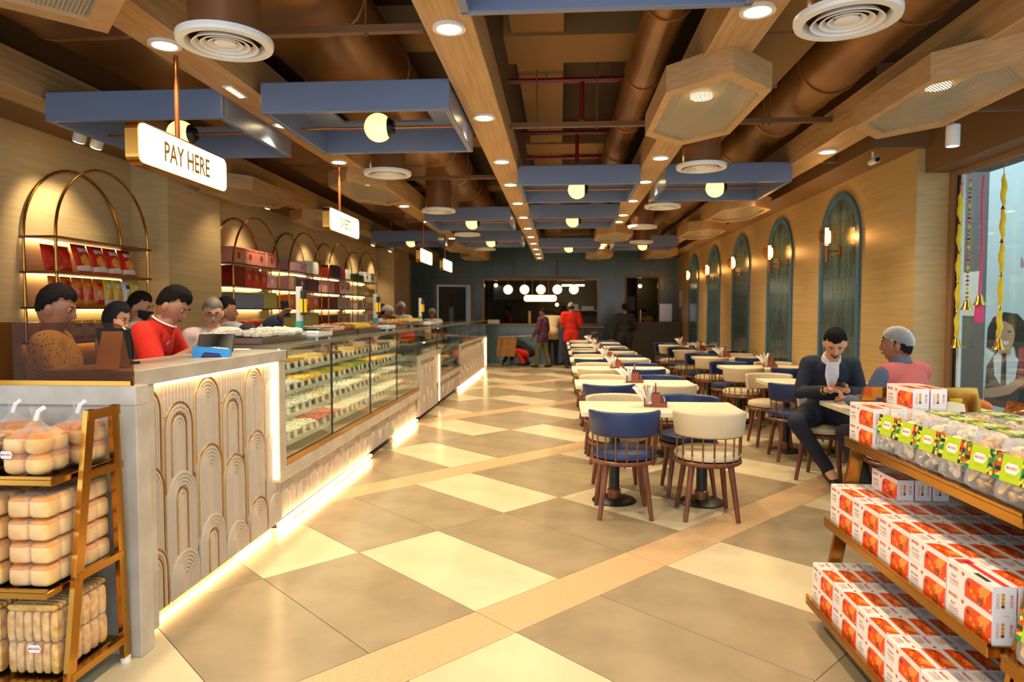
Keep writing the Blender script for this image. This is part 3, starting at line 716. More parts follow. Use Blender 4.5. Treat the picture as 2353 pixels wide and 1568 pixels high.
dpart('end_frame', 'counter_stone', (-1.97, 8.89, .435, FX, 8.98, .83), c=.003); dpart('sill', 'counter_stone', (-2.46, 8.89, .83, FX, 10.5, .9), c=.003)
dpart('end_frame', 'counter_stone', (-1.97, 10.41, .46, FX, 10.5, .83), c=.003); dpart('sill', 'counter_stone', (-2.46, 10.42, .38, FX, 12.74, .46), c=.003)
dpart('end_frame', 'counter_stone', (-1.97, 12.65, .46, FX, 12.74, .83), c=.003); dpart('sill', 'counter_stone', (-2.46, 12.65, .83, FX, 17.15, .875), c=.003)
dpart('end_frame', 'counter_stone', (-2.44, 17.1, 0, FX, 17.18, .83), c=.003)
dpart('top_slab', 'case_top', (-2.48, 4.475, 1.24, FX + .0, 17.15, 1.268), c=.003)
dpart('back_panel', 'case_back', (-2.47, 4.475, .435, -2.45, 17.1, 1.24))
dpart('gold_trim', 'gold', (-1.905, 4.475, .436, -1.878, 8.89, .478))
dpart('gold_trim', 'gold', (-1.905, 10.5, .461, -1.878, 12.65, .49))
J = [4.48, 5.46, 6.6, 7.7, 8.88]
for a, c_ in zip(J[:-1], J[1:]): dpart('glass_pane', 'case_glass', (-1.894, a + .008, .478, -1.888, c_ - .008, 1.24))
for a, c_ in ((8.9, 10.28), (10.28, 10.46)): dpart('glass_pane', 'case_glass', (-1.894, a + .008, .9, -1.888, c_ - .008, 1.24))
dpart('glass_pane', 'case_glass', (-1.894, 10.5, .49, -1.888, 12.62, 1.24))
for a in (12.65, 14.1, 15.6): dpart('glass_pane', 'case_glass', (-1.894, a + .008, .875, -1.888, a + 1.44, 1.24))
for a in J[1:] + [10.28, 12.64, 14.1, 15.6]: dpart('pane_joint', 'black', (-1.898, a - .007, .478 if a < 8.8 else .9, -1.884, a + .007, 1.24))
for a in (4.5, 5.36, 5.56, 6.5, 6.7, 7.6, 7.8): dpart('pane_clip', 'duct_neck', (-1.886, a - .02, 1.17, -1.874, a + .02, 1.225))
TIERS = [(.56, -1.96), (.725, -2.02), (.885, -2.08), (1.04, -2.14)]
for z, x in TIERS: dpart('tier_shelf', 'shelf_glass', (x - .3, 4.5, z - .012, x, 8.86, z), (x - .006, 4.5, z - .034, x, 8.86, z - .012))
for z, x in ((.62, -1.98), (.82, -2.05), (1.02, -2.12)): dpart('tier_shelf', 'shelf_glass', (x - .3, 10.52, z - .012, x, 12.62, z), (x - .006, 10.52, z - .034, x, 12.62, z - .012))
dpart('tier_shelf', 'shelf_glass', (-2.44, 12.78, 1.03, -2.0, 17.0, 1.042))
dpart('tier_shelf', 'shelf_glass', (-2.44, 8.96, 1.04, -2.0, 10.4, 1.052))
dpart('tier_post', 'black', *[(-2.4505, y - .01, .44, -2.4495, y + .01, 1.24) for y in (5.9, 7.4)])
for z_, x_ in TIERS[1:] + [(1.24, -2.28)]: dpart('led_strip', 'led_soft', (x_ - .045, 4.52, z_ - .024, x_ - .03, 8.85, z_ - .0125))
for z_, x_ in ((.82, -2.05), (1.02, -2.12), (1.24, -2.28)): dpart('led_strip', 'led_soft', (x_ - .045, 10.52, z_ - .024, x_ - .03, 12.6, z_ - .0125))
dpart('led_strip', 'led', (-1.885, 10.392, .1, -1.875, 10.408, .82)); dpart('led_strip', 'led', (-1.9, 16.97, .12, -1.868, 17.02, .83))
for y0_, y1_ in ((4.42, 6.65), (7.62, 8.85), (12.6, 17.0)): dpart('floor_led', 'led_floor', (-1.925, y0_, .028, -1.895, y1_, .05))
dpart('header_bar', 'case_top', (-1.91, 4.48, 1.212, -1.898, 8.88, 1.24)); dpart('header_bar', 'case_top', (-1.91, 10.5, 1.212, -1.898, 12.62, 1.24))
dpart('led_strip', 'led_soft', (-1.935, 4.5, 1.226, -1.915, 8.86, 1.238)); dpart('led_strip', 'led_soft', (-1.935, 10.52, 1.226, -1.915, 12.6, 1.238))
n_ = 0; y = 4.62
while y < 17.0:
    zt = [.325, .24][n_ % 2]; top = .345
    if 8.95 < y < 10.35 or y > 12.7: zt += .46; top = .83
    elif y > 10.35: zt += .03
    relief(dc, y, zt, .065, .13, -1.93, (), 6 if y < 8 else 4)
    if top > .5: relief(dc, y, zt - .38, .065, .13, -1.93, (), 4, lay=2)
    y += .28; n_ += 1
# ---------------------------------------------------------------- trays of sweets and price cards
for n_, c_ in dict(sw_white=(242, 234, 212), sw_yellow=(232, 190, 60), sw_green=(150, 168, 40), sw_orange=(226, 120, 40), sw_brown=(150, 96, 48), sw_pink=(226, 170, 150), sw_red=(206, 60, 40), sw_cream=(232, 212, 160)).items():
    mat(n_, c_, .45)
mat('sw_foil', (215, 215, 212), .25, .8)
def sweets(kind, m, seed):
    rr = random.Random(seed); b = MB()
    for i in range(6):
        for j in range(6):
            x, y_ = -.11 + .044 * i + rr.uniform(-.004, .004), -.11 + .044 * j + rr.uniform(-.004, .004)
            z = .03 + .012 * math.cos((i - 2.5) * .4) + rr.uniform(0, .008)
            if kind == 'ball': b.sphere((x, y_, z), .021, 8, 6, 0)
            elif kind == 'cube':
                o = b.box(-.017, -.017, 0, .017, .017, .022, 0, c=.004); b.box(-.009, -.009, .022, .009, .009, .0235, 1)
                b.xf(o, Matrix.Translation((x, y_, z - .012)) @ Matrix.Rotation(rr.uniform(-.2, .2), 4, 'Z'))
            else:
                o = b.prism([(-.026, 0), (0, -.014), (.026, 0), (0, .014)], 0, .018, 0, 'z', 1)
                b.xf(o, Matrix.Translation((x, y_, z - .008)) @ Matrix.Rotation(rr.uniform(-.15, .15), 4, 'Z'))
    o = b.build('sweets', [m, 'sw_foil' if kind == 'cube' else m]); me = o.data; bpy.data.objects.remove(o); return me
KS = [('ball', 'sw_yellow', 'round yellow'), ('cube', 'sw_white', 'square white'), ('dia', 'sw_green', 'green diamond'), ('ball', 'sw_brown', 'round brown'), ('cube', 'sw_cream', 'square cream'), ('dia', 'sw_orange', 'orange diamond'), ('ball', 'sw_white', 'round white'), ('cube', 'sw_pink', 'square pink'), ('dia', 'sw_yellow', 'yellow diamond'), ('cube', 'sw_red', 'square red')]
SWM = [sweets(k, m, i) for i, (k, m, n) in enumerate(KS)]
b = MB(); b.box(-.145, -.14, 0, .145, .14, .006); 
for q in ((-.145, -.14, .006, -.139, .14, .024), (.139, -.14, .006, .145, .14, .024), (-.139, -.14, .006, .139, -.134, .024), (-.139, .134, .006, .139, .14, .024)): b.box(*q)
o = b.build('tray', 'steel'); TRM = o.data; bpy.data.objects.remove(o)
def tray(x, y, z, k, where, group='trays of sweets in the glass case'):
    t = thing('sweets_tray', 'tray of %s sweets %s' % (KS[k][2], where), 'tray', (x, y, z), 0, group)
    link('tray', TRM, t); stuff(link('sweets', SWM[k], t))
b = MB(); b.add([(0, -.034, 0), (0, .034, 0), (-.008, .034, .05), (-.008, -.034, .05), (-.014, -.034, 0), (-.014, .034, 0)], [(0, 1, 2, 3), (3, 2, 5, 4)])
o = b.build('price_card', 'paper'); PCM = o.data; bpy.data.objects.remove(o)
rr = random.Random(11)
TN = ['lowest', 'second', 'third', 'top']
for ti, (z, x) in enumerate(TIERS):
    n = 14; k = rr.randrange(10)
    for i in range(n):
        y = 4.66 + i * .305
        if rr.random() < .62: k = [[9, 1, 6, 4, 1], [1, 6, 7, 4, 6], [2, 0, 2, 8, 1], [0, 4, 0, 3, 8]][ti][rr.randrange(5)]
        tray(x - .165, y, z, k, 'on the %s tier of the glass case' % TN[ti])
        for dy_ in (-.075, .075): tag(link('price_card', PCM, None, (x - .004, y + dy_ + rr.uniform(-.02, .02), z)), 'small white price card on the %s tier of the sweets case' % TN[ti], 'price card', 'price cards in the sweets case')
for ti, (z, x) in enumerate(((.62, -1.98), (.82, -2.05), (1.02, -2.12))):
    for i in range(7):
        y = 10.7 + i * .3; tray(x - .16, y, z, rr.choice((0, 3, 5, 8, 4)), 'on %s tier of the far glass case' % TN[ti], 'trays in the far glass case')
        tag(link('price_card', PCM, None, (x + .0, y, z)), 'small white price card on %s tier of the far case' % TN[ti], 'price card', 'price cards in the far case')
for i in range(9): tray(-2.2, 9.12 + i * .15 * (1 if i < 0 else 1) * 2, 1.052, rr.choice((3, 5, 0)), 'behind the raised counter glass') if 9.1 + i * .3 < 10.3 else None
for i in range(12): tray(-2.2, 12.97 + i * .33, 1.042, rr.choice((3, 4, 7)), 'on the shelf of the far raised case')
# trays on top of the counter
def bigtray(x, y, z, k1, k2, label, tilt=0):
    t = thing('serving_tray', label, 'tray', (x, y, z), 0)
    b = MB(); b.box(-.2, -.42, 0, .2, .42, .008, c=.003)
    for q in ((-.2, -.42, .008, -.19, .42, .045), (.19, -.42, .008, .2, .42, .045), (-.19, -.42, .008, .19, -.41, .045), (-.19, .41, .008, .19, .42, .045)): b.box(*q)
    b.build('tray', 'steel', t)
    for j in range(3): s_ = stuff(link('sweets', SWM[k1 if j < 2 else k2], t, (0, -.28 + .28 * j, .006))); s_.scale = (1.35, 1, 1.5)
bigtray(-2.24, 4.90, 1.268, 1, 6, 'wide steel tray of white sweets beside the nearest weighing scale')
bigtray(-2.27, 6.35, 1.268, 7, 3, 'wide steel tray of pale foil sweets between the weighing scales')
bigtray(-2.27, 7.25, 1.268, 0, 5, 'wide steel tray of golden sweets before the second weighing scale')
bigtray(-2.27, 8.6, 1.268, 3, 5, 'wide steel tray of brown sweets after the second weighing scale')
bigtray(-2.25, 9.66, 1.30, 8, 8, 'raised steel tray of yellow sweets beside the third weighing scale')
b = MB(); [b.box(-2.42 + dx, 9.45 + dy, 1.268, -2.37 + dx, 9.5 + dy, 1.30) for dx in (0, .28) for dy in (0, .6)]; b.build('tray_foot', 'steel', bpy.data.objects['serving_tray.004']).matrix_parent_inverse = Matrix.Translation((2.25, -9.8, -1.30))
# ---------------------------------------------------------------- weighing scales
mat('scale_white', (232, 230, 222), .4); mat('teal', (60, 170, 160), .4); mat('lcd', (236, 180, 30), .4, emit=(236, 176, 20), es=.5); mat('dark_green', (30, 44, 28), .4)
def scale(x, y, label, rz=0):
    t = thing('weighing_scale', label, 'scale', (x, y, 1.268), rz, 'weighing scales on the counter')
    b = MB(); b.box(-.15, -.19, .015, .15, .17, .07, c=.012); [b.cyl((sx, sy, 0), (sx, sy, .02), .015, n=8) for sx in (-.12, .12) for sy in (-.15, .14)]; b.build('base', 'scale_white', t)
    b = MB(); b.box(-.165, -.17, .085, .165, .15, .095, c=.003); b.box(-.05, -.05, .06, .05, .05, .085); b.build('pan', 'steel', t)
    b = MB(); b.box(-.022, -.225, .02, .022, -.18, .43, c=.006); b.box(-.05, -.235, .015, .05, -.17, .05, c=.005); b.build('pole', 'scale_white', t)
    b = MB(); b.box(-.024, -.227, .09, .024, -.178, .15); b.build('teal_band', 'teal', t)
    b = MB(); b.box(.022, -.24, .2, .05, -.165, .4, c=.006); d = b.build('display_head', 'dark_green', t)
    b = MB(); b.box(.012, -.242, .22, .042, -.24, .33); b.box(.05, -.23, .22, .052, -.175, .33); b.build('screen', 'lcd', d)
scale(-2.12, 5.57, 'white weighing scale with teal band beside the pay counter end')
scale(-2.15, 7.95, 'white weighing scale behind trays, second along the glass case')
scale(-2.12, 10.35, 'white weighing scale with tall pole, third along the glass case')
# ---------------------------------------------------------------- tills and card terminal
t = thing('tablet_till', 'black tablet till on stand beside the blue card terminal', 'till', (-2.12, 4.02, 1.237), R(16))
b = MB(); o = b.box(-.105, -.01, 0, .105, .012, .13, c=.006); b.xf(o, Matrix.Translation((0, -.03, .015)) @ Matrix.Rotation(R(-38), 4, 'X')); b.build('screen_case', 'black', t)
b = MB(); b.box(-.07, -.06, 0, .07, .09, .015, c=.004); b.cyl((0, .0, .01), (0, .01, .05), .02, n=10); b.build('stand', 'black', t)
mat('tablet_grey', (40, 46, 54), .2); mat('terminal_blue', (46, 150, 226), .4); mat('terminal_navy', (36, 50, 130), .4)
t = thing('card_terminal', 'bright blue card payment terminal lying on the pay counter', 'terminal', (-1.985, 3.72, 1.237), R(20))
b = MB(); b.prism([(-.1, .012), (-.095, .058), (-.085, .066), (.09, .044), (.1, .036), (.1, .008), (.092, 0), (.055, 0), (.045, .022), (-.035, .03), (-.055, .0), (-.085, 0)], -.042, .042, 0, 'y'); b.build('body', 'terminal_blue', t)
b = MB(); b.prism([(-.052, .004), (-.033, .028), (.044, .020), (.052, .004)], -.038, .038, 0, 'y'); b.build('grip', 'terminal_navy', t)
b = MB(); b.prism([(-.07, .0645), (-.07, .067), (-.012, .0597), (-.012, .0572)], -.032, .032, 0, 'y'); b.build('screen', 'tablet_grey', t)
for i in range(4):
    for j in range(3):
        b = MB(); x_ = .008 + i * .02; z_ = .0549 - (x_ - .008) * .126; b.box(x_, -.03 + j * .021, z_ - .002, x_ + .015, -.014 + j * .021, z_ + .002); b.build('key', 'paper', t)
t = thing('flat_monitor', 'black monitor seen from behind beside the tinted screen', 'monitor', (-2.19, 3.2, 1.237), R(160))
b = MB(); o = b.box(-.12, -.012, 0, .12, .012, .15, c=.006); b.xf(o, Matrix.Translation((0, 0, .03)) @ Matrix.Rotation(R(-10), 4, 'X')); b.build('panel', 'black', t)
b = MB(); b.box(-.08, -.06, 0, .08, .06, .012, c=.003); b.cyl((0, .015, 0), (0, .015, .08), .016, n=10); b.build('stand', 'black', t)
# ---------------------------------------------------------------- arched brass shelf racks on the left wall
SHZ = (2.10, 1.82, 1.535, 1.25)
mat('brass', (164, 116, 50), .22, 1.0)
mat('shelf_edge', (120, 84, 40), .3, .6)
mat('shelf_led', (255, 240, 200), .5, emit=(255, 222, 160), es=13.0)
def rack(yc, hw, label):
    t = thing('arched_shelf_rack', label, 'shelf rack', (-4.29, yc, 0), 0, 'arched brass shelf racks')
    for x in (.02, .29):
        b = MB(); zt = 2.72
        b.tube([(x, -hw, .9), (x, -hw, zt - hw)] + [(x, p[0], p[1]) for p in arc(0, zt - hw, hw, PI, 0, 22)[1:-1]] + [(x, hw, zt - hw), (x, hw, .9)], .012, 8)
        b.build('arch_tube', 'brass', t)
    for z in SHZ + (.93,):
        b = MB(); b.box(.0, -hw - .03, z - .02, .31, hw + .03, z, c=.003); s_ = b.build('shelf', 'shelf_edge', t)
        if z > 1.0:
            b = MB(); b.box(.01, -hw + .02, z - .03, .03, hw - .02, z - .021); b.build('led_strip', 'shelf_led', s_)
    b = MB(); b.box(.0, -hw - .03, 0, .31, hw + .03, .91, c=.003); b.build('base_cabinet', 'oak_frame', t)
RK = [(5.72, .6, 'arched brass shelf rack of red snack packets behind the cashier'), (8.72, .68, 'arched brass shelf rack of pink and red gift boxes'), (10.42, .68, 'arched brass shelf rack with purple and orange boxes'), (12.12, .68, 'arched brass shelf rack with striped boxes'), (13.82, .68, 'arched brass shelf rack nearest the far square column')]
for r_ in RK: rack(*r_)
PAL = dict(pink=(226, 150, 130), red=(206, 40, 24), darkred=(128, 18, 14), rose=(236, 170, 170), slate=(140, 152, 176), straw=(196, 190, 104), mauve=(196, 150, 160), white=(240, 238, 232), grey=(110, 110, 130), lime=(130, 160, 30), purple=(84, 24, 72), orange=(240, 120, 30), maroon=(110, 22, 40), navybox=(40, 28, 80), stripe=(240, 214, 204), black=(24, 22, 22), green=(40, 110, 50), cream=(230, 206, 150), gold=(196, 150, 60))
CN = dict(stripe='pale striped', straw='straw green', navybox='dark violet')
for k, v in PAL.items(): mat('gift_' + k, v, .4)
def gift(yc, z, y, w_, h_, d, colr, acc, where):
    x0 = -4.022 - d
    t = thing('gift_box', '%s gift box %s' % (CN.get(colr, colr), where), 'box', (x0, y, z), 0, 'gift boxes on the brass shelves')
    b = MB(); b.box(0, -w_ / 2, 0, d, w_ / 2, h_, c=.004); b.build('carton', 'gift_' + colr, t)
    if acc:
        b = MB(); b.prism(circ(0, h_ * .5, min(w_, h_) * .22, 12), d, d + .002, 0, 'x'); b.box(d, -w_ / 2 + .01, h_ * .86, d + .002, w_ / 2 - .01, h_ * .92); b.build('emblem', 'gift_' + acc, t)
LAY = {8.72: [[('pink', .315, .2, 'red')] * 4, [('darkred', .3, .25, None), ('red', .2, .25, 'gold'), ('red', .2, .25, 'gold'), ('red', .2, .22, 'gold'), ('rose', .28, .18, 'white')], [('slate', .42, .2, None), ('slate', .4, .2, None), ('straw', .42, .22, None)], [('red', .25, .12, 'orange'), ('orange', .25, .11, 'red'), ('red', .3, .12, 'cream'), ('gold', .3, .14, None)]],
       10.42: [[('mauve', .3, .14, None), ('mauve', .4, .15, 'grey'), ('white', .5, .2, None)], [('rose', .2, .2, None), ('lime', .06, .22, None), ('purple', .42, .21, 'mauve'), ('purple', .5, .2, None)], [('orange', .2, .2, 'cream'), ('orange', .34, .22, 'white'), ('orange', .34, .22, 'white'), ('orange', .34, .22, 'white')], [('straw', .55, .22, None), ('straw', .6, .22, None)]],
       12.12: [[('darkred', .3, .16, None), ('navybox', .35, .22, 'purple'), ('maroon', .3, .2, None), ('white', .28, .18, None)], [('rose', .36, .22, None), ('red', .24, .22, None), ('stripe', .3, .23, 'red'), ('stripe', .3, .23, 'red')], [('darkred', .5, .22, None), ('stripe', .3, .22, 'rose'), ('stripe', .4, .22, 'rose')], [('darkred', .5, .18, None), ('stripe', .3, .2, 'red'), ('stripe', .4, .2, 'red')]],
       13.82: [[('green', .16, .14, None), ('black', .3, .12, None), ('white', .4, .2, 'black'), ('white', .36, .2, 'black')], [('cream', .36, .18, None), ('cream', .36, .18, None), ('gold', .4, .15, None)], [('stripe', .3, .18, 'green'), ('white', .3, .16, 'red'), ('cream', .5, .14, None)], [('white', .4, .18, None), ('stripe', .4, .18, None)]]}
RN = {8.72: 'first gift rack', 10.42: 'purple box rack', 12.12: 'striped box rack', 13.82: 'last brass rack'}
SN = ['top shelf', 'second shelf', 'third shelf', 'fourth shelf']
for yc, rows in LAY.items():
    for si, row in enumerate(rows):
        tot = sum(r_[1] for r_ in row); gap = max(0.004, (1.3 - tot) / (len(row) + 1)); y = yc - .65 + gap
        for (c_, w_, h_, a) in row:
            gift(yc, SHZ[si], y + w_ / 2, w_ - .006, h_, .22, c_, a, 'on the %s of the %s' % (SN[si], RN[yc])); y += w_ + gap
# snack packets on the first rack
def packet(wd, ht, th_, base, spotc, foot):
    """a filled pillow bag with crimped ends, a printed oval and a foot band"""
    b = MB(); nx, nz = 9, 13
    for s_ in (-1, 1):
        g = []
        for j in range(nz + 1):
            for i in range(nx + 1):
                u, v = i / nx, j / nz
                bul = max(0, math.sin(PI * u)) ** .6 * max(0, math.sin(PI * min(1, max(0, (v - .06) / .88)))) ** .5
                g.append((s_ * (bul * th_ / 2 * (1 + .12 * math.sin(9 * u + 7 * v))), (u - .5) * wd * (1 - .06 * math.sin(PI * v)), v * ht))
        o = len(b.v); b.v += g
        for j in range(nz):
            for i in range(nx):
                q = (j * (nx + 1) + i, j * (nx + 1) + i + 1, (j + 1) * (nx + 1) + i + 1, (j + 1) * (nx + 1) + i)
                u, v = (i + .5) / nx - .5, (j + .5) / nz
                mi = 2 if .08 < v < .2 else (1 if (u / .3) ** 2 + ((v - .42) / .2) ** 2 < 1 else (2 if .7 < v < .82 and abs(u) < .3 else 0))
                b.f.append(tuple(o + k for k in (q if s_ > 0 else q[::-1]))); b.m.append(mi); b.s.append(True)
    o = b.build('packet', [base, spotc, foot]); me = o.data; bpy.data.objects.remove(o); return me
for n_, c_ in dict(pk_red=(226, 42, 22), pk_orange=(240, 120, 30), pk_yellow=(240, 200, 30), pk_blue=(60, 60, 150), pk_white=(244, 236, 222), pk_amber=(246, 160, 60)).items(): mat(n_, c_, .2, spec=.8)
PK = dict(red=packet(.192, .26, .085, 'pk_red', 'pk_amber', 'pk_white'), orange=packet(.126, .25, .07, 'pk_orange', 'pk_red', 'pk_amber'), amber=packet(.126, .25, .07, 'pk_orange', 'pk_amber', 'pk_red'), yellow=packet(.126, .25, .07, 'pk_yellow', 'pk_amber', 'pk_white'), blue=packet(.126, .24, .07, 'pk_white', 'pk_yellow', 'pk_blue'), plain=packet(.15, .22, .08, 'pk_red', 'pk_red', 'pk_red'), small=packet(.15, .17, .06, 'pk_yellow', 'pk_white', 'pk_red'))
def pk(kind, y, z, label, x=-4.08, tilt=.2):
    o = link('snack_packet', PK[kind], None, (x, y, z)); o.rotation_euler = (0, -tilt, random.uniform(-.04, .04)); tag(o, label, 'packet', 'snack packets on the brass rack')
for i, y in enumerate((5.2, 5.36)): pk('plain', y, 1.822, 'plain shiny red snack packet on the second shelf behind the cashier', -4.1)
for i in range(4): pk('red', 5.54 + i * .2, 1.822, 'red snack packet with orange oval leaning on the second shelf', -4.06, .3)
for i, k in enumerate(('amber', 'amber', 'orange', 'orange', 'amber', 'yellow', 'yellow', 'blue', 'yellow')): pk(k, 5.2 + i * .13, 1.537, {'amber': 'orange snack packet with amber oval on the third shelf', 'orange': 'orange snack packet with red oval on the third shelf', 'yellow': 'yellow snack packet with amber oval on the third shelf', 'blue': 'white snack packet with blue bands on the third shelf'}[k], -4.07, .1)
for i in range(7): pk('small', 5.25 + i * .16, 1.252, 'small yellow and white snack packet on the fourth shelf', -4.05, .15)
# ---------------------------------------------------------------- dining chairs
def bandmesh(r, th_, z0, z1, a0, a1, n=22, lean=.03):
    """a padded curved band with rounded edges"""
    b = MB(); sec = []
    for (du, dz) in rrect(th_, z1 - z0, .018, 3): sec.append((du, dz + (z0 + z1) / 2))
    k = len(sec); vs_ = []
    for i in range(n + 1):
        a = a0 + (a1 - a0) * i / n; e = min(i, n - i) / n
        sq = min(1.0, .55 + e * 9)
        for du, z in sec:
            zz = (z0 + z1) / 2 + (z - (z0 + z1) / 2) * (.93 + .07 * min(1, e * 12)); rr = r + du * sq + lean * (zz - z0) / (z1 - z0)
            vs_.append((rr * math.cos(a), rr * math.sin(a), zz))
    fs = [(j * k + i, j * k + (i + 1) % k, (j + 1) * k + (i + 1) % k, (j + 1) * k + i) for j in range(n) for i in range(k)]
    fs += [tuple(range(k)), tuple(n * k + i for i in reversed(range(k)))]
    b.add(vs_, fs, 0, True); return b
def keepmesh(b, n, m): o = b.build(n, m); me = o.data; bpy.data.objects.remove(o); return me
CH = {}
A0, A1 = R(270 - 82), R(270 + 82)
for c_ in ('navy', 'cream_leather'):
    b = MB(); b.lathe([(0, .428), (.20, .428), (.232, .44), (.238, .46), (.228, .485), (.19, .497), (0, .502)], 28); b.tube([(.236 * math.cos(2 * PI * i / 28), .236 * math.sin(2 * PI * i / 28), .462) for i in range(28)], .004, 5, 0, True)
    CH['seat', c_] = keepmesh(b, 'seat', c_)
    CH['back', c_] = keepmesh(bandmesh(.234, .042, .605, .785, A0, A1, 22, .02), 'backrest', c_)
b = MB(); b.lathe([(.17, .395), (.23, .395), (.244, .405), (.244, .42), (.236, .428), (.17, .428), (.17, .395)], 30); CH['ring'] = keepmesh(b, 'seat_ring', 'walnut')
LEGS = []
for sx in (-1, 1):
    for sy in (-1, 1):
        b = MB(); b.cyl((sx * .135, sy * .135, .41), (sx * .185, sy * .185, 0.0), .024, .016, 10)
        b.prism([(0, .395), (.05, .395), (.01, .33)], -.01, .01, 0, 'y'); 
        LEGS.append(keepmesh(b, 'leg', 'walnut'))
for sx in (): pass
SPN = []
for i in range(9):
    a = A0 + R(6) + (A1 - A0 - R(12)) * i / 8
    b = MB(); b.cyl((.232 * math.cos(a), .232 * math.sin(a), .42), (.238 * math.cos(a), .238 * math.sin(a), .62), .0065, n=6); SPN.append(keepmesh(b, 'spindle', 'bronze_rod'))
b = MB(); b.tube([(.236 * math.cos(A0 + (A1 - A0) * i / 16), .236 * math.sin(A0 + (A1 - A0) * i / 16), .607) for i in range(17)], .007, 6); CH['rail'] = keepmesh(b, 'back_rail', 'bronze_rod')
def chair(x, y, rz, colr, label):
    t = thing('dining_chair', label, 'chair', (x, y, 0), rz, 'spindle back dining chairs')
    link('seat', CH['seat', colr], t); link('backrest', CH['back', colr], t); link('seat_ring', CH['ring'], t); link('back_rail', CH['rail'], t)
    for m in LEGS: link('leg', m, t)
    for m in SPN: link('spindle', m, t)
    return t
# ---------------------------------------------------------------- tables with napkin caddies
b = MB(); b.box(-.61, -.30, .712, .61, .30, .75, c=.003); TT = keepmesh(b, 'table_top', 'table_top')
b = MB(); b.lathe([(0, 0.0), (.17, 0.0), (.175, .006), (.16, .02), (.05, .03), (.05, .035)], 24); 
TBASE = keepmesh(b, 'base_plate', 'black')
b = MB(); b.cyl((0, 0, .03), (0, 0, .715), .042, n=18); TCOL = keepmesh(b, 'column', 'black')
b = MB(); b.lathe([(.052, .03), (.052, .095), (.044, .1)], 18); TCOLLAR = keepmesh(b, 'collar', 'bronze_rod')
b = MB(); b.box(-.09, -.05, 0, .09, .05, .012, 0); b.box(-.09, -.05, .012, -.078, .05, .075); b.box(-.03, -.05, .012, -.02, .05, .105); b.box(-.02, -.05, .012, .03, -.04, .105); b.box(-.02, .04, .012, .03, .05, .105); b.box(.03, -.05, .012, .038, .05, .105)
b.box(.082, -.05, .012, .09, .05, .035); b.box(.038, -.05, .012, .082, -.044, .035); b.box(.038, .044, .012, .082, .05, .035); b.box(.038, -.006, .012, .066, .0, .07)
CADB = keepmesh(b, 'wooden_holder', 'red_wood')
b = MB(); b.prism([(-.012, .09), (.012, .09), (.014, .13), (.022, .15)] + arc(0, .165, .024, 0, PI, 8) + [(-.022, .15), (-.014, .13)], -.006, .006, 0, 'x'); CADH = keepmesh(b, 'paddle_handle', 'red_wood')
def napkins(seed):
    rr = random.Random(seed); b = MB()
    for i in range(6):
        a = -.35 + i * .1 + rr.uniform(-.06, .06); h = .13 + rr.uniform(0, .05); x = -.073 + i * .007
        o = b.add([(0, -.04, 0), (0, .04, 0), (rr.uniform(-.01, .01), .05 + rr.uniform(-.015, .015), h * .7), (a * .12, .02, h), (a * .16, -.03, h * .95), (0, -.055 + rr.uniform(-.01, .01), h * .6), (.003, -.04, 0), (.003, .04, 0), (.004, .05, h * .7), (a * .12 + .004, .02, h), (a * .16 + .004, -.03, h * .95), (.004, -.055, h * .6)],
                  [(0, 1, 2, 3, 4, 5), (11, 10, 9, 8, 7, 6)] + [(k, (k + 1) % 6, 6 + (k + 1) % 6, 6 + k) for k in range(6)])
        b.xf(o, Matrix.Translation((x, 0, .014)) @ Matrix.Rotation(a * .8 - .15, 4, 'Y') @ Matrix.Rotation(rr.uniform(-.15, .15), 4, 'X'))
    return keepmesh(b, 'paper_napkins', 'paper')
NAPS = [napkins(i) for i in range(3)]
b = MB(); b.lathe([(0, .012), (.018, .012), (.02, .02), (.019, .06), (.012, .07), (.012, .078), (.0, .08)], 12, c=(.06, .025, 0)); SHK = keepmesh(b, 'shaker', 'steel')
def caddy(x, y, label, k):
    t = thing('napkin_caddy', label, 'caddy', (x, y, .75), R(-8 + 7 * (k % 3)), 'napkin caddies on the tables')
    link('wooden_holder', CADB, t); link('paddle_handle', CADH, t); stuff(link('paper_napkins', NAPS[k % 3], t)); link('shaker', SHK, t)
def table(x, y, label, w_=1.0):
    t = thing('dining_table', label, 'table', (x, y, 0), 0, 'cream dining tables'); t.scale = (w_, 1, 1)
    link('table_top', TT, t)
    for sx in (-.34, .34):
        c_ = link('column', TCOL, t, (sx, 0, 0)); link('collar', TCOLLAR, c_); link('base_plate', TBASE, t, (sx, 0, 0))
random.seed(21)
for k in range(7):
    y = 5.32 + 1.78 * k; x = .77; n = ORD[k]
    table(x, y, 'cream table, %s from the cookie rack in the middle row' % n)
    caddy(x - .02 + .03 * (k % 2), y + .02, 'wooden napkin caddy on the %s table of the middle row' % n, k)
    near = ('navy', 'cream_leather'); far = ('cream_leather', 'navy')
    if k == 1: near, far = ('navy', 'cream_leather'), ('cream_leather', 'navy')
    if k == 2: near, far = ('cream_leather', 'navy'), ('cream_leather', 'navy')
    if k % 2 == 1 and k > 2: near, far = ('navy', 'cream_leather'), ('cream_leather', 'navy')
    for i, (sx, en) in enumerate(((-.29, 'counter end'), (.3, 'window end'))):
        for (cc, sy, rz, sd) in ((near[i], -.325, 0, 'entrance side'), (far[i], .335, PI, 'kitchen side')):
            nm = 'navy blue' if cc == 'navy' else 'cream'
            chair(x + sx + random.uniform(-.015, .015), y + sy + random.uniform(-.012, .012), rz + random.uniform(-.05, .05), cc, '%s chair, middle row, %s table from cookie rack, %s, %s' % (nm, n, sd, en))
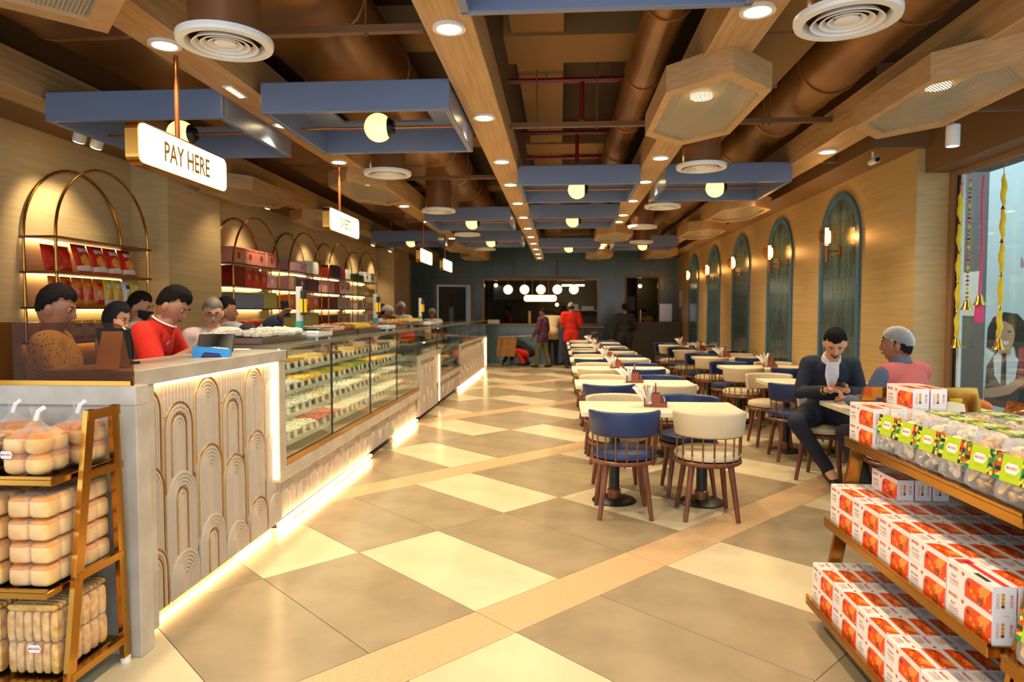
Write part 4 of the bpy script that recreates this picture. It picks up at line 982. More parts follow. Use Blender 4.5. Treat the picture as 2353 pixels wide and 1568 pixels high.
for k in range(6):
    y = 5.5 + 1.86 * k; x = 2.71; n = ORD[k]
    table(x, y, 'cream table, %s from the cookie rack along the arched wall' % n, .88)
    if k: caddy(x + (.1 if k < 3 else -.05), y + .03, 'wooden napkin caddy on the %s table by the arched wall' % n, k + 1)
    near = ('cream_leather', 'navy') ; far = ('navy', 'cream_leather')
    if k == 1: near, far = ('navy', 'cream_leather'), ('cream_leather', 'navy')
    for i, (sx, en) in enumerate(((-.36, 'aisle end'), (.25, 'wall end'))):
        for (cc, sy, rz, sd) in ((near[i], -.36 if k else -.45, 0, 'entrance side'), (far[i], .36, PI, 'kitchen side')):
            if k == 0 and sd == 'kitchen side' and i == 0: cc = 'cream_leather'
            nm = 'navy blue' if cc == 'navy' else 'cream'
            dx = random.uniform(-.01, .01); dy = random.uniform(-.02, .02); dr = random.uniform(-.05, .05)
            if k == 0 and sd == 'kitchen side' and i == 0: dx, dy, dr = 0, .28, R(-35)
            if k == 0 and sd == 'entrance side' and i == 0: dx, dy, dr = .105, -.05, 0
            if k == 0 and sd == 'entrance side' and i == 1: dx = .15
            chair(x + sx + dx, y + sy + dy, rz + dr, cc, '%s chair, wall row, %s table from cookie rack, %s, %s' % (nm, n, sd, en))
mat('tablet_black', (20, 26, 30), .15)
b = MB(); b.box(-.12, -.08, 0, .12, .08, .008, c=.003); tag(b.build('tablet', 'tablet_black', None, (2.42, 5.42, .75), R(8)), 'thin black tablet lying on the table beside the seated man', 'tablet')
# ---------------------------------------------------------------- gold display racks by the window
mat('gold_mirror', (140, 98, 40), .08, 1.0)
def goldrack(y0, y1, label):
    t = thing('gold_display_rack', label, 'display rack', (0, 0, 0))
    def leg(xf_, xt, y):
        b = MB(); o = b.box(-.03, -.0105, 0, .03, .0105, .998)
        sh = Matrix(((1, 0, (xt - xf_), 0), (0, 1, 0, 0), (0, 0, 1.115, 0), (0, 0, 0, 1))); b.xf(o, Matrix.Translation((xf_, y, .025)) @ sh); L = b.build('leg', 'gold', t)
        b = MB(); b.cyl((xf_, y, 0), (xf_, y, .025), .022, n=12); b.build('foot_cap', 'white_paint', L)
    for y in (y0 - .012, y1 + .012):
        leg(1.28, 1.47, y); leg(2.14, 1.92, y)
        b = MB(); b.box(1.45, y - .012, 1.09, 1.94, y + .012, 1.14); b.build('top_bar', 'gold', t)
    for z, xa, xb in ((.90, 1.35, 2.1), (.51, 1.264, 2.13), (.13, 1.186, 2.2)):
        b = MB(); b.box(xa, y0, z - .04, xb, y1, z - .004, c=.003); b.box(xa, y0, z - .004, xa + .012, y1, z + .006); b.build('shelf', 'gold', t)
    b = MB(); b.box(1.885, y0, 1.0, 1.905, y1, 1.02); b.build('divider_rail', 'gold', t)
    for yy in (y0 + .03, (y0 + y1) / 2, y1 - .04):
        b = MB(); b.box(1.888, yy, .896, 1.902, yy + .014, 1.0); b.build('divider_post', 'gold', t)
    b = MB(); b.box(1.89, y0 + .02, .126, 1.9, y1 - .02, .86); b.build('mirror_panel', 'gold_mirror', t)
goldrack(2.05, 3.29, 'stepped gold metal rack stacked with orange cookie boxes')
goldrack(0.76, 1.99, 'stepped gold metal rack closer to the entrance with plastic cookie tubs')
# ---------------------------------------------------------------- cookie boxes with printed faces
for n_, c_ in dict(bx_white=(240, 232, 222), bx_orange=(236, 74, 22), bx_pink=(238, 84, 96), bx_hand=(250, 150, 60), bx_cookie=(226, 150, 20), bx_choc=(118, 60, 20), bx_red=(222, 60, 62), bx_ink=(60, 56, 52), bx_plum=(150, 30, 96)).items(): mat(n_, c_, .42)
BM_ = ['bx_white', 'bx_orange', 'bx_pink', 'bx_hand', 'bx_cookie', 'bx_choc', 'bx_red', 'bx_ink', 'bx_plum']
BL, BW, BH = .236, .07, .088
HAND = [(.062, .072), (.052, .058), (.036, .055), (.052, .050), (.034, .042), (.056, .044), (.052, .030), (.060, .022), (.064, .036), (.074, .040), (.078, .026), (.086, .020), (.084, .036), (.092, .05), (.104, .062), (.106, .072)]
def boxmesh(flav, red_top=False):
    b = MB(); b.box(-BW / 2, -BL / 2, 0, BW / 2, BL / 2, BH, 0)
    # long face towards the aisle (-x): right is -y
    def MF(e): return Matrix(((0, 0, -1, -BW / 2 - .0003 * e), (-1, 0, 0, BL / 2), (0, 1, 0, 0), (0, 0, 0, 1)))
    def face(MM, H_, top=False):
        b.flat([(.098, 0.002), (BL - .002, .002), (BL - .002, H_ * .8)] + arc(.13, H_ * .8 - .032, .032, PI / 2, PI, 6), MM(1), 2)
        b.flat([(.103, 0.002), (BL - .002, .002), (BL - .002, H_ * .765)] + arc(.132, H_ * .765 - .029, .029, PI / 2, PI, 6), MM(2), 1)
        k = H_ / .088 * .95
        b.flat([(.125 + x * .95, y_ * k + .001) for x, y_ in HAND], MM(3), 3)
        for cx, cy_, r_, mi in ((.118, .052, .008, 5), (.134, .034, .0085, 4), (.15, .022, .0085, 4), (.178, .018, .0125, 5)): b.flat(circ(cx, cy_ * k, r_ * min(1, k), 10), MM(4), mi)
        for cx, cy_ in ((.175, .022), (.181, .015), (.178, .012)): b.flat(circ(cx, cy_ * k, .003, 6), MM(5), 4)
        b.flat([(.088, H_ * .68), (.096, H_ * .78), (.094, H_ * .84), (.09, H_ * .84), (.088, H_ * .81), (.086, H_ * .84), (.082, H_ * .84), (.080, H_ * .78)], MM(2), 6)
        b.flat([(.225, .01), (.231, .01), (.231, .016), (.225, .016)], MM(5), 0)
        b.text('MAHESH', .016, MM(2) @ Matrix.Translation((.036, H_ * .78, 0)), 6, .02, .8)
        b.text(flav, .012, MM(2) @ Matrix.Translation((.038, H_ * .48, 0)), 7, .0, .85)
        b.text('COOKIES', .0145, MM(2) @ Matrix.Translation((.04, H_ * .30, 0)), 6, .0, .85)
        b.flat([(.016, H_ * .17), (.066, H_ * .17), (.066, H_ * .185), (.016, H_ * .185)], MM(2), 7)
    face(MF, BH)
    def MT(e): return Matrix(((0, 1, 0, -BW / 2), (-1, 0, 0, BL / 2), (0, 0, 1, BH + .0003 * e), (0, 0, 0, 1)))
    if red_top:
        b.flat([(.03, .03), (BL, .03), (BL, .05), (.03, .05)], MT(1), 6); b.flat([(.01, .012), (.05, .012), (.05, .06), (.01, .06)], MT(1), 6); b.flat([(.13, .004), (.2, .004), (.2, .02), (.13, .02)], MT(1), 7)
    else: face(MT, BW)
    for sg in (-1, 1):      # end faces
        def ME(e, sg=sg): return Matrix(((-sg * 0 + (1 if sg < 0 else -1), 0, 0, (-BW / 2 if sg < 0 else BW / 2)), (0, 0, sg, sg * (BL / 2 + .0003 * e)), (0, 1, 0, 0), (0, 0, 0, 1)))
        rq = Matrix.Rotation(R(-90), 4, 'Z')
        b.text('COOKIES', .0125, ME(1) @ Matrix.Translation((.015, BH / 2, 0)) @ rq, 6, 0, .9)
        b.text('MAHESH', .0125, ME(1) @ Matrix.Translation((.054, BH / 2, 0)) @ rq, 6, .01, .8)
        for i in range(4): b.flat(circ(.030, .028 + i * .0115, .0058, 10), ME(1), 5 if i == 0 else 4)
        b.flat([(.068, 0), (.07, 0), (.07, BH), (.068, BH)], ME(1), 8)
    return keepmesh(b, 'cookie_box', BM_)
FL = dict(ALMOND='almond', GOL_PISTA='pistachio', DRY_FRUIT='dry fruit', FRUIT='fruit', CASHEW='cashew', COCONUT='coconut', OATS='oat', JEERA='cumin')
BXM = {k: boxmesh(k.replace('_', ' ').replace('DRY FRUIT', 'DRY FRUIT'), k == 'FRUIT') for k in FL}
def cbox(fl, x, y, z, where, flip=False):
    rz = (PI if flip else 0) + random.uniform(-.004, .004)
    tag(link('cookie_box', BXM[fl], None, (x, y, z), rz), '%s cookie box, %s' % (FL[fl], where), 'box', 'cookie boxes on the gold rack')
random.seed(5)
colsM = ['FRUIT', 'DRY_FRUIT', 'GOL_PISTA', 'ALMOND', 'ALMOND']
for i in range(5):
    y = 2.06 + .118 + i * .241
    for lay in range(2):
        for r_ in range(6):
            if i == 0 and r_ > 4: continue
            fl = colsM[i] if not (i == 0 and r_ > 0) else 'OATS'
            if i == 3 and lay == 0: fl = 'CASHEW'
            cbox(fl, 1.283 + BW / 2 + r_ * .0725, y + random.uniform(-.002, .002), .506 + lay * (BH + .001), '%s layer, %s row back, middle shelf%s' % (('lower', 'upper')[lay], ORD[r_], ', beside pistachio' if i == 3 else ', far end' if i == 4 else ''))
for r_ in range(3): cbox('ALMOND', 1.30 + BW / 2 + .15 + r_ * .0735, 3.10, .506 + 2 * (BH + .001), 'short third layer of the middle shelf, %s row back' % ORD[r_])
colsB = ['COCONUT', 'CASHEW', 'OATS', 'COCONUT', 'JEERA']
for i in range(5):
    y = 2.06 + .118 + i * .241
    for lay in range(2):
        for r_ in range(6):
            cbox(colsB[i], 1.206 + BW / 2 + r_ * .0725, y + random.uniform(-.002, .002), .126 + lay * (BH + .001), '%s layer, %s row back, bottom shelf%s' % (('lower', 'upper')[lay], ORD[r_], ', entrance end' if i == 0 else ', beside cumin' if i == 3 else ''))
for lay in range(2):
    for r_ in range(2): cbox('CASHEW', 1.365 + BW / 2 + r_ * .0725, 3.15, .896 + lay * (BH + .001), '%s layer, %s row back, far end of top shelf' % (('lower', 'upper')[lay], ORD[r_]))
cbox('CASHEW', 1.565 , 3.15, .896, 'under the pair on the top shelf'); cbox('CASHEW', 1.6385, 3.15, .896, 'under the pair on the top shelf')
cbox('CASHEW', 1.565 , 3.15, .896 + BH + .001, 'under the topmost pair on the top shelf'); cbox('CASHEW', 1.6385, 3.15, .896 + BH + .001, 'under the topmost pair on the top shelf')
for r_ in range(2): cbox('CASHEW', 1.53 + BW / 2 + r_ * .0735, 3.15, .896 + 2 * (BH + .001), '%s of the topmost pair on the top shelf' % ORD[r_])
# boxes on the second rack's lower shelves
for i in range(3):
    for r_ in range(4): cbox('OATS', 1.23 + BW / 2 + r_ * .0725, 1.86 - i * .241, .126, '%s row back, %s from the tall rack, bottom shelf of entrance-side rack' % (ORD[r_], ORD[i]))
# ---------------------------------------------------------------- clear tubs with green sleeves
film('clear_plastic', (250, 242, 236), .075, .1, .34)
mat('lime_sleeve', (186, 204, 28), .45); mat('pat_red', (226, 58, 34), .45); mat('pat_green', (24, 132, 84), .45); mat('pat_dark', (26, 42, 48), .45); mat('pat_yellow', (236, 214, 60), .45)
vary(mat('biscuit', (222, 170, 92), .7), (196, 136, 62), (236, 192, 118), nscale=40)
mat('biscuit_pale', (244, 218, 170), .7)
def tubmesh(pale, seed):
    """upright tub: x depth, y width, z height; front faces -x"""
    W_, H_, D_ = .128, .195, .058; out = {}
    b = MB()
    o = b.box(-D_ / 2, -W_ / 2, 0, D_ / 2, W_ / 2, H_, 0, c=.022)
    b.tube([(.0, y_, z_) for y_, z_ in rrect(W_ + .004, H_ + .004, .026, 4, 0, H_ / 2)], .004, 6, 0, True)
    out['shell'] = keepmesh(b, 'plastic_shell', 'clear_plastic')
    rr = random.Random(seed); b = MB()
    for i in range(34):
        c_ = (rr.uniform(-.016, .014), rr.uniform(-.045, .045), rr.uniform(.018, .15))
        o = b.sphere((0, 0, 0), (rr.uniform(.012, .02), rr.uniform(.012, .022), .005), 8, 5, 0); b.xf(o, Matrix.Translation(c_) @ Euler((rr.uniform(0, 3), rr.uniform(0, 3), rr.uniform(0, 3))).to_matrix().to_4x4())
    out['cookies'] = keepmesh(b, 'cookies', 'biscuit_pale' if pale else 'biscuit')
    b = MB(); s0, s1 = .062, .145; e = .0012
    b.box(-D_ / 2 - e, -W_ / 2 - e, s0, -D_ / 2 - e / 2, W_ / 2 + e, s1, 0)
    b.box(-D_ / 2 - e, -W_ / 2 - e, s0, D_ / 2 + e, -W_ / 2 - e / 2, s1, 0); b.box(-D_ / 2 - e, W_ / 2 + e / 2, s0, D_ / 2 + e, W_ / 2 + e, s1, 0); b.box(D_ / 2 + e / 2, -W_ / 2 - e, s0, D_ / 2 + e, W_ / 2 + e, s1, 0)
    def MFr(x, y, k): return Matrix(((0, 0, -1, x - .0003 * k), (-1, 0, 0, y), (0, 1, 0, 0), (0, 0, 0, 1)))
    M = MFr(-D_ / 2 - e, 0, 1)
    b.flat([(-.03, .106), (-.019, .121), (.019, .121), (.03, .106), (.019, .091), (-.019, .091)], M, 5)
    b.text('MAHESH', .0135, MFr(-D_ / 2 - e, 0, 2) @ Matrix.Translation((0, .1065, 0)), 6, .02, .85)
    b.flat([(-.02, .081), (.02, .081), (.02, .0817), (-.02, .0817)], M, 3)
    def pattern(MM, x0, x1, z0, z1, st):
        nx_, nz_ = max(1, int((x1 - x0) / st)), max(1, int((z1 - z0) / st)); sx_, sz_ = (x1 - x0) / nx_, (z1 - z0) / nz_
        for i in range(nx_):
            for j in range(nz_):
                a0, c0 = x0 + i * sx_, z0 + j * sz_; a1, c1 = a0 + sx_, c0 + sz_
                q = rr.choice(([(a0, c0), (a1, c0), (a1, c1)], [(a0, c0), (a1, c1), (a0, c1)], [(a0, c0), (a1, c0), (a0, c1)], [(a0, c0), (a1, c0), (a1, c1), (a0, c1)]))
                b.flat([(a0, c0), (a1, c0), (a1, c1), (a0, c1)], MM(0), rr.choice((1, 2, 3, 4))); b.flat(q, MM(1), rr.choice((1, 2, 3, 4, 2)))
                if rr.random() < .2: b.flat(circ((a0 + a1) / 2, (c0 + c1) / 2, sx_ * .3, 8), MM(2), rr.choice((1, 4)))
    pattern(lambda k: MFr(-D_ / 2 - e - .0001, 0, k), -W_ / 2, -W_ / 2 + .022, s0, s1, .012); pattern(lambda k: MFr(-D_ / 2 - e - .0001, 0, k), W_ / 2 - .026, W_ / 2, s0, s1, .012)
    pattern(lambda k: Matrix(((1, 0, 0, 0), (0, 0, -1, -W_ / 2 - e - .0001 - .0003 * k), (0, 1, 0, 0), (0, 0, 0, 1))), -D_ / 2, D_ / 2, s0, s1, .015)
    pattern(lambda k: Matrix(((-1, 0, 0, 0), (0, 0, 1, W_ / 2 + e + .0001 + .0003 * k), (0, 1, 0, 0), (0, 0, 0, 1))), -D_ / 2, D_ / 2, s0, s1, .015)
    out['sleeve'] = keepmesh(b, 'printed_sleeve', ['lime_sleeve', 'pat_red', 'pat_green', 'pat_dark', 'pat_yellow', 'paper', 'bx_red'])
    return out
TUB = [tubmesh(True, 3), tubmesh(False, 4), tubmesh(True, 8)]
def tub(k, loc, rot, label, group):
    t = thing('cookie_tub', label, 'tub', loc, 0, group); t.rotation_euler = rot
    link('plastic_shell', TUB[k]['shell'], t); stuff(link('cookies', TUB[k]['cookies'], t)); link('printed_sleeve', TUB[k]['sleeve'], t)
G1, G2 = 'cookie tubs standing on the top shelf edge', 'cookie tubs lying in piles on the top shelf'
for i in range(6):
    y = 2.15 + i * .158
    tub(1 if i < 2 else (0, 2)[i % 2], (1.392, y, .907), (0, R(10), R(6)), '%s cookie tub standing on the top shelf edge' % ('brown' if i < 2 else 'pale'), G1)
for i in range(6):      # piles of tubs on their backs behind the standing row
    for r_ in range(2):
        for lay in range(3):
            x = 1.466 + .208 * r_; y = 2.135 + i * .146
            if y > 3.0: continue
            tub((i + lay) % 3, (x, y, .928 + lay * .062), (0, R(90), 0), 'lime-sleeved tub, %s of lying pile, %s row, top shelf' % (('bottom', 'middle', 'top')[lay], ('front', 'back')[r_]), G2)
# tubs on the rack nearer the entrance
tub(1, (1.31, 1.90, .512), (0, R(8), R(4)), 'brown cookie tub leaning at the corner of the entrance-side rack', 'tubs on the entrance-side rack')
for i in range(3): tub((1, 0, 2)[i], (1.40, 1.91 - i * .15, .904), (0, R(12), R(5)), 'clear tub with lime sleeve on the top shelf of the entrance-side rack', 'tubs on the entrance-side rack')
for i in range(2): tub(1, (1.32, 1.75 - i * .15, .51), (0, R(8), 0), 'brown cookie tub on the middle shelf of the entrance-side rack', 'tubs on the entrance-side rack')
# crackly brown snack packets behind the divider
vary(mat('pk_brown', (112, 58, 26), .18, spec=.9), (84, 40, 16), (150, 86, 40), nscale=22)
PKB = packet(.16, .2, .1, 'pk_brown', 'pk_brown', 'pk_brown')
for i in range(6):
    o = link('brown_packet', PKB, None, (1.985, 2.2 + i * .18, .90)); o.rotation_euler = (0, .2, random.uniform(-.1, .1)); tag(o, 'shiny brown snack packet behind the divider rail of the rack', 'packet', 'brown packets behind the divider')
# ---------------------------------------------------------------- gold bread rack in front of the cash desk
br = thing('gold_bread_rack', 'gold metal bread rack standing against the cash desk', 'display rack', (0, 0, 0))
def bar(n, p0, p1, w_=.045, d_=.02):
    """flat bar in the x-facing plane: wide along y, thin along x"""
    b = MB(); p0, p1 = Vector(p0), Vector(p1)
    vs_ = []
    for p in (p0, p1): vs_ += [p + Vector((sx * d_ / 2, sy * w_ / 2, 0)) for sx, sy in ((-1, -1), (1, -1), (1, 1), (-1, 1))]
    b.add(vs_, [(3, 2, 1, 0), (4, 5, 6, 7)] + [(i, (i + 1) % 4, 4 + (i + 1) % 4, 4 + i) for i in range(4)]); return b.build(n, 'gold', br)
for x in (-1.85, -2.75):
    L = bar('leg', (x, 2.36, .025), (x, 2.52, 1.11)); b = MB(); b.cyl((x, 2.36, 0), (x, 2.36, .025), .02, n=12); b.build('foot_cap', 'white_paint', L)
    L = bar('leg', (x, 2.70, .025), (x, 2.66, 1.11)); b = MB(); b.cyl((x, 2.70, 0), (x, 2.70, .025), .02, n=12); b.build('foot_cap', 'white_paint', L)
    b = MB(); b.box(x - .012, 2.50, 1.07, x + .012, 2.69, 1.11); b.build('top_bar', 'gold', br)
    for z, ya in ((.12, 2.37), (.49, 2.42), (.87, 2.48)):
        b = MB(); b.box(x - .012, ya, z - .03, x + .012, 2.70, z); b.build('side_bar', 'gold', br)
for z, ya in ((.12, 2.30), (.47, 2.30), (.88, 2.34)):
    b = MB(); b.box(-2.74, ya, z - .03, -1.875, 2.70, z - .005, c=.003); b.box(-2.74, ya, z - .005, -1.875, ya + .012, z + .006); b.build('shelf', 'gold', br)
vary(mat('bread', (216, 138, 54), .6), (196, 112, 36), (230, 160, 76), nscale=9, detail=3)
vary(mat('bread_pale', (236, 182, 104), .7), (226, 164, 84), (242, 198, 126), nscale=14, detail=3)
vary(mat('rusk', (222, 164, 80), .75), (198, 136, 56), (236, 188, 108), nscale=30, detail=4, bump=.15)
film('cellophane', (255, 250, 240), .035, .06, .3)
def blob(b, c, s, n=3.2, mi=0, top=None, nu=16, nv=10):
    """rounded superellipsoid loaf, crust on top"""
    vs_ = []; fs = []
    def sp(v): return math.copysign(abs(v) ** (2 / n), v)
    for j in range(nv + 1):
        t = -PI / 2 + PI * j / nv
        for i in range(nu):
            a = 2 * PI * i / nu; vs_.append((c[0] + s[0] * sp(math.cos(t)) * sp(math.cos(a)), c[1] + s[1] * sp(math.cos(t)) * sp(math.sin(a)), c[2] + s[2] * sp(math.sin(t))))
    o = len(b.v); b.v += vs_
    for j in range(nv):
        for i in range(nu):
            b.f.append(tuple(o + k for k in (j * nu + i, j * nu + (i + 1) % nu, (j + 1) * nu + (i + 1) % nu, (j + 1) * nu + i)))
            b.m.append(top if (top is not None and j >= nv * .6) else mi); b.s.append(True)
def wrapmesh(hx, hy, z0, z1, seed, amp=.006, n=4.5):
    """crinkled clear wrap around a pack"""
    rr = random.Random(seed); b = MB(); blob(b, (0, 0, (z0 + z1) / 2), (hx, hy, (z1 - z0) / 2), n, 0, None, 28, 16)
    out = []
    for v in b.v:
        k = amp * (math.sin(v[0] * 130 + seed) * math.sin(v[1] * 90 + v[2] * 60) + .6 * math.sin(v[0] * 60 - v[2] * 150 + seed * 2))
        d = Vector((v[0], v[1], v[2] - (z0 + z1) / 2)).normalized(); out.append(tuple(Vector(v) + d * k))
    b.v = out; return b
def hexlabel(b, M, w_=.05, mi=0, mt=1):
    b.flat([(-w_ / 2, 0), (-w_ * .36, w_ * .26), (w_ * .36, w_ * .26), (w_ / 2, 0), (w_ * .36, -w_ * .26), (-w_ * .36, -w_ * .26)], M, mi)
    b.text('MAHESH', w_ * .26, M @ Matrix.Translation((0, 0, .0006)), mt, .02, .85)
FRONT = Matrix(((1, 0, 0, 0), (0, 0, -1, 0), (0, 1, 0, 0), (0, 0, 0, 1)))
# bun bags on the top shelf
def bunbag(x, y, z, label, lab=True, rz=0):
    t = thing('bun_bag', label, 'bread', (x, y, z), rz, 'bags of buns on the top bread shelf')
    for i, (bx_, by_) in enumerate(((-.042, -.04), (.042, -.04), (-.042, .04), (.042, .04))):
        for lv in range(2):
            b = MB(); blob(b, (bx_, by_, .042 + .078 * lv), (.043, .041, .042), 2.6, 1, 0, 14, 8); b.build('bun', ['bread', 'bread_pale'], t)
    b = wrapmesh(.094, .088, .0, .172, 3, .003, 3.4); b.lathe([(.05, .165), (.016, .2), (.012, .215), (.02, .245), (.024, .25)], 12); b.build('clear_wrap', 'cellophane', t)
    b = MB(); b.tube([(.0, 0, .2), (.012, .0, .235), (.03, .01, .25)], .009, 6); b.build('bag_tie', 'paper', t)
    if lab:
        b = MB(); hexlabel(b, Matrix.Translation((-.045, -.093, .085)) @ FRONT, .052); b.build('label_sticker', ['paper', 'bx_red'], t)
bunbag(-2.0, 2.43, .882, 'bag of round golden buns with white sticker at the shelf front'); bunbag(-1.97, 2.615, .882, 'bag of round golden buns pushed to the back', False, .03); bunbag(-1.885 - .05 + .16, 2.60, .882, 'x', True) if False else None
bunbag(-2.25, 2.615, .882, 'bag of round golden buns beside the dark packs', True, -.03)
film('dark_film', (40, 30, 24), .55, .1)
vary(mat('granola', (190, 130, 70), .6), (150, 70, 40), (226, 180, 110), nscale=60, detail=2)
for i in range(5):
    t = thing('biscuit_pack', 'flat pack of speckled biscuits on the bread rack, %s of its pile' % ('bottom', 'second', 'third', 'fourth', 'top')[i], 'pack', (-2.205 - .006 * (i % 2), 2.42, .884 + i * .03), .06 * (i - 2), 'flat biscuit packs in dark film')
    b = MB(); [blob(b, (-.05 + .05 * k, -.03 + .06 * q, .013), (.026, .028, .009), 2.4, 0, None, 12, 6) for k in range(3) for q in range(2)]; b.build('biscuits', 'granola', t)
    b = MB(); b.box(-.085, -.07, 0, .085, .07, .026, c=.008); b.build('film', 'dark_film' if i < 3 else 'cellophane', t)
# loaves on the middle shelf
def loafpack(x, y, z, label, rz=0):
    t = thing('bread_loaf_pack', label, 'bread', (x, y, z), rz, 'wrapped ladi loaves on the middle bread shelf')
    for i in range(2):
        b = MB(); o = 0
        for k in range(5): blob(b, (-.041 + .082 * i, -.14 + .07 * k, .04), (.041, .037, .04), 4.5, 1, 0, 16, 10)
        b.build('loaf_row', ['bread', 'bread_pale'], t)
    wrapmesh(.09, .187, -.0, .084, 5 + int(x * 100) % 7, .0025, 5).build('clear_wrap', 'cellophane', t)
for lv in range(4):
    loafpack(-1.968, 2.505, .472 + .086 * lv, 'wrapped pack of bread loaves by the rack leg, %s of its stack' % ('bottom', 'second', 'third', 'top')[lv], .0 + .03 * (lv % 2))
    loafpack(-2.158, 2.505, .472 + .086 * lv, 'wrapped bread loaf pack away from the leg, %s of its stack' % ('bottom', 'second', 'third', 'top')[lv], -.03 * (lv % 2))
for lv in range(4):
    for q, x_ in enumerate((-2.348, -2.538)): loafpack(x_, 2.505, .472 + .086 * lv, 'wrapped bread loaf pack, %s of the %s stack from the rack leg' % (('bottom', 'second', 'third', 'top')[lv], ('third', 'fourth')[q]), .02 * (lv % 2))
bunbag(-2.46, 2.46, .882, 'bag of round golden buns at the far end of the top bread shelf', True, .1)
# tall packs of rusks on the bottom shelf
def rusk(x, y, z, rows, label, lab, rz=0, nx=6, ny=6):
    t = thing('rusk_pack', label, 'pack', (x, y, z), rz, 'rusk packs on the bottom bread shelf')
    rr = random.Random(int(x * 77) + rows); hx, hy = nx * .017, ny * .024
    for k in range(rows):
        b = MB()
        for i in range(nx):
            for j in range(ny):
                blob(b, (-hx + .017 + .034 * i + rr.uniform(-.002, .002), -hy + .024 + .048 * j, .062 + k * .122), (.016, .022, .06), 4, 0, None, 10, 6)
        stuff(b.build('rusk_sticks', 'rusk', t))
    b = MB()
    for j in range(ny * 2): blob(b, (0, -hy + .012 + .024 * j, rows * .122 + .014), (hx, .0115, .013), 4, 0, None, 14, 6)
    stuff(b.build('rusk_layer', 'rusk', t))
    wrapmesh(hx + .006, hy + .006, -.0, rows * .122 + .03, 2, .003, 6).build('clear_wrap', 'cellophane', t)
    if lab:
        b = MB(); hexlabel(b, Matrix.Translation((.02, -hy - .012, .11)) @ FRONT, .055); hexlabel(b, Matrix.Translation((-.03, -.03, rows * .122 + .034)), .055); b.build('label_sticker', ['paper', 'bx_red'], t)
rusk(-1.985, 2.50, .122, 2, 'tall wrapped pack of golden rusk sticks with white sticker', True)
rusk(-2.21, 2.50, .122, 2, 'tall wrapped pack of golden rusk sticks without visible sticker', False)
rusk(-2.435, 2.50, .122, 2, 'tall wrapped pack of golden rusk sticks, third from the rack leg', False)
# ---------------------------------------------------------------- people
def remeshed(name, b, voxel, smooth, mats):
    """melt the overlapping limb shapes of b into one continuous surface"""
    o = b.build(name, mats[:1]); 
    m = o.modifiers.new('r', 'REMESH'); m.mode = 'VOXEL'; m.voxel_size = voxel; m.use_smooth_shade = True
    if smooth:
        s_ = o.modifiers.new('s', 'SMOOTH'); s_.factor = .5; s_.iterations = smooth
    bpy.context.view_layer.update()
    dg = bpy.context.evaluated_depsgraph_get(); me = bpy.data.meshes.new_from_object(o.evaluated_get(dg))
    old = o.data; bpy.data.objects.remove(o); bpy.data.meshes.remove(old)
    return me
def meshto(b, me, mi=0):
    b.add([v.co[:] for v in me.vertices], [tuple(p.vertices) for p in me.polygons], mi, True)
for n_, c_ in dict(skin_a=(176, 122, 92), skin_b=(146, 98, 72), skin_c=(208, 152, 120), skin_d=(120, 78, 58)).items(): mat(n_, c_, .5)
vary(mat('hair_black', (18, 14, 13), .8, spec=.15), (12, 9, 8), (30, 24, 21), scale=(6, 1.5, 1.5), nscale=30, bump=.4); mat('hair_grey', (120, 112, 104), .6); mat('eye_white', (176, 164, 152), .4); mat('lip', (128, 70, 58), .5)
def ico(sub):
    bm = bmesh.new(); bmesh.ops.create_icosphere(bm, subdivisions=sub, radius=1.0); bm.verts.ensure_lookup_table(); bm.verts.index_update()
    V = [v.co.copy() for v in bm.verts]; F = [tuple(v.index for v in f.verts) for f in bm.faces]; bm.free(); return V, F
ICO = ico(4)
def headpt(d, off=0.0):
    """surface of a head for direction d (x side, y forward, z up); head height .235"""
    x, y, z = d
    sx, sy, sz = .076, .097, .118
    if z < 0: sx *= 1 - .30 * (-z) ** 1.4; sy *= 1 - .10 * (-z) ** 2
    px, py, pz_ = x * sx, y * sy, z * sz
    if y > 0:
        py -= .012 * y * max(0, 1 - abs(z)) ** 1.0
        g = lambda cx, cz, wx, wz: math.exp(-((x - cx) / wx) ** 2 - ((z - cz) / wz) ** 2)
        py += .026 * g(0, -.20, .13, .15) * y + .010 * g(0, -.02, .10, .22) * y
        py += .006 * g(0, .20, .5, .10) * y
        py -= .010 * (g(-.38, .06, .17, .10) + g(.38, .06, .17, .10)) * y
        py += .007 * g(0, -.50, .26, .07) * y - .004 * g(0, -.41, .3, .04) * y
        py += .010 * g(0, -.80, .3, .16)
    else:
        py -= .004 * max(0, z)
    v = Vector((px, py, pz_)); n = Vector((x / sx, y / sy, z / sz)).normalized()
    return v + n * off
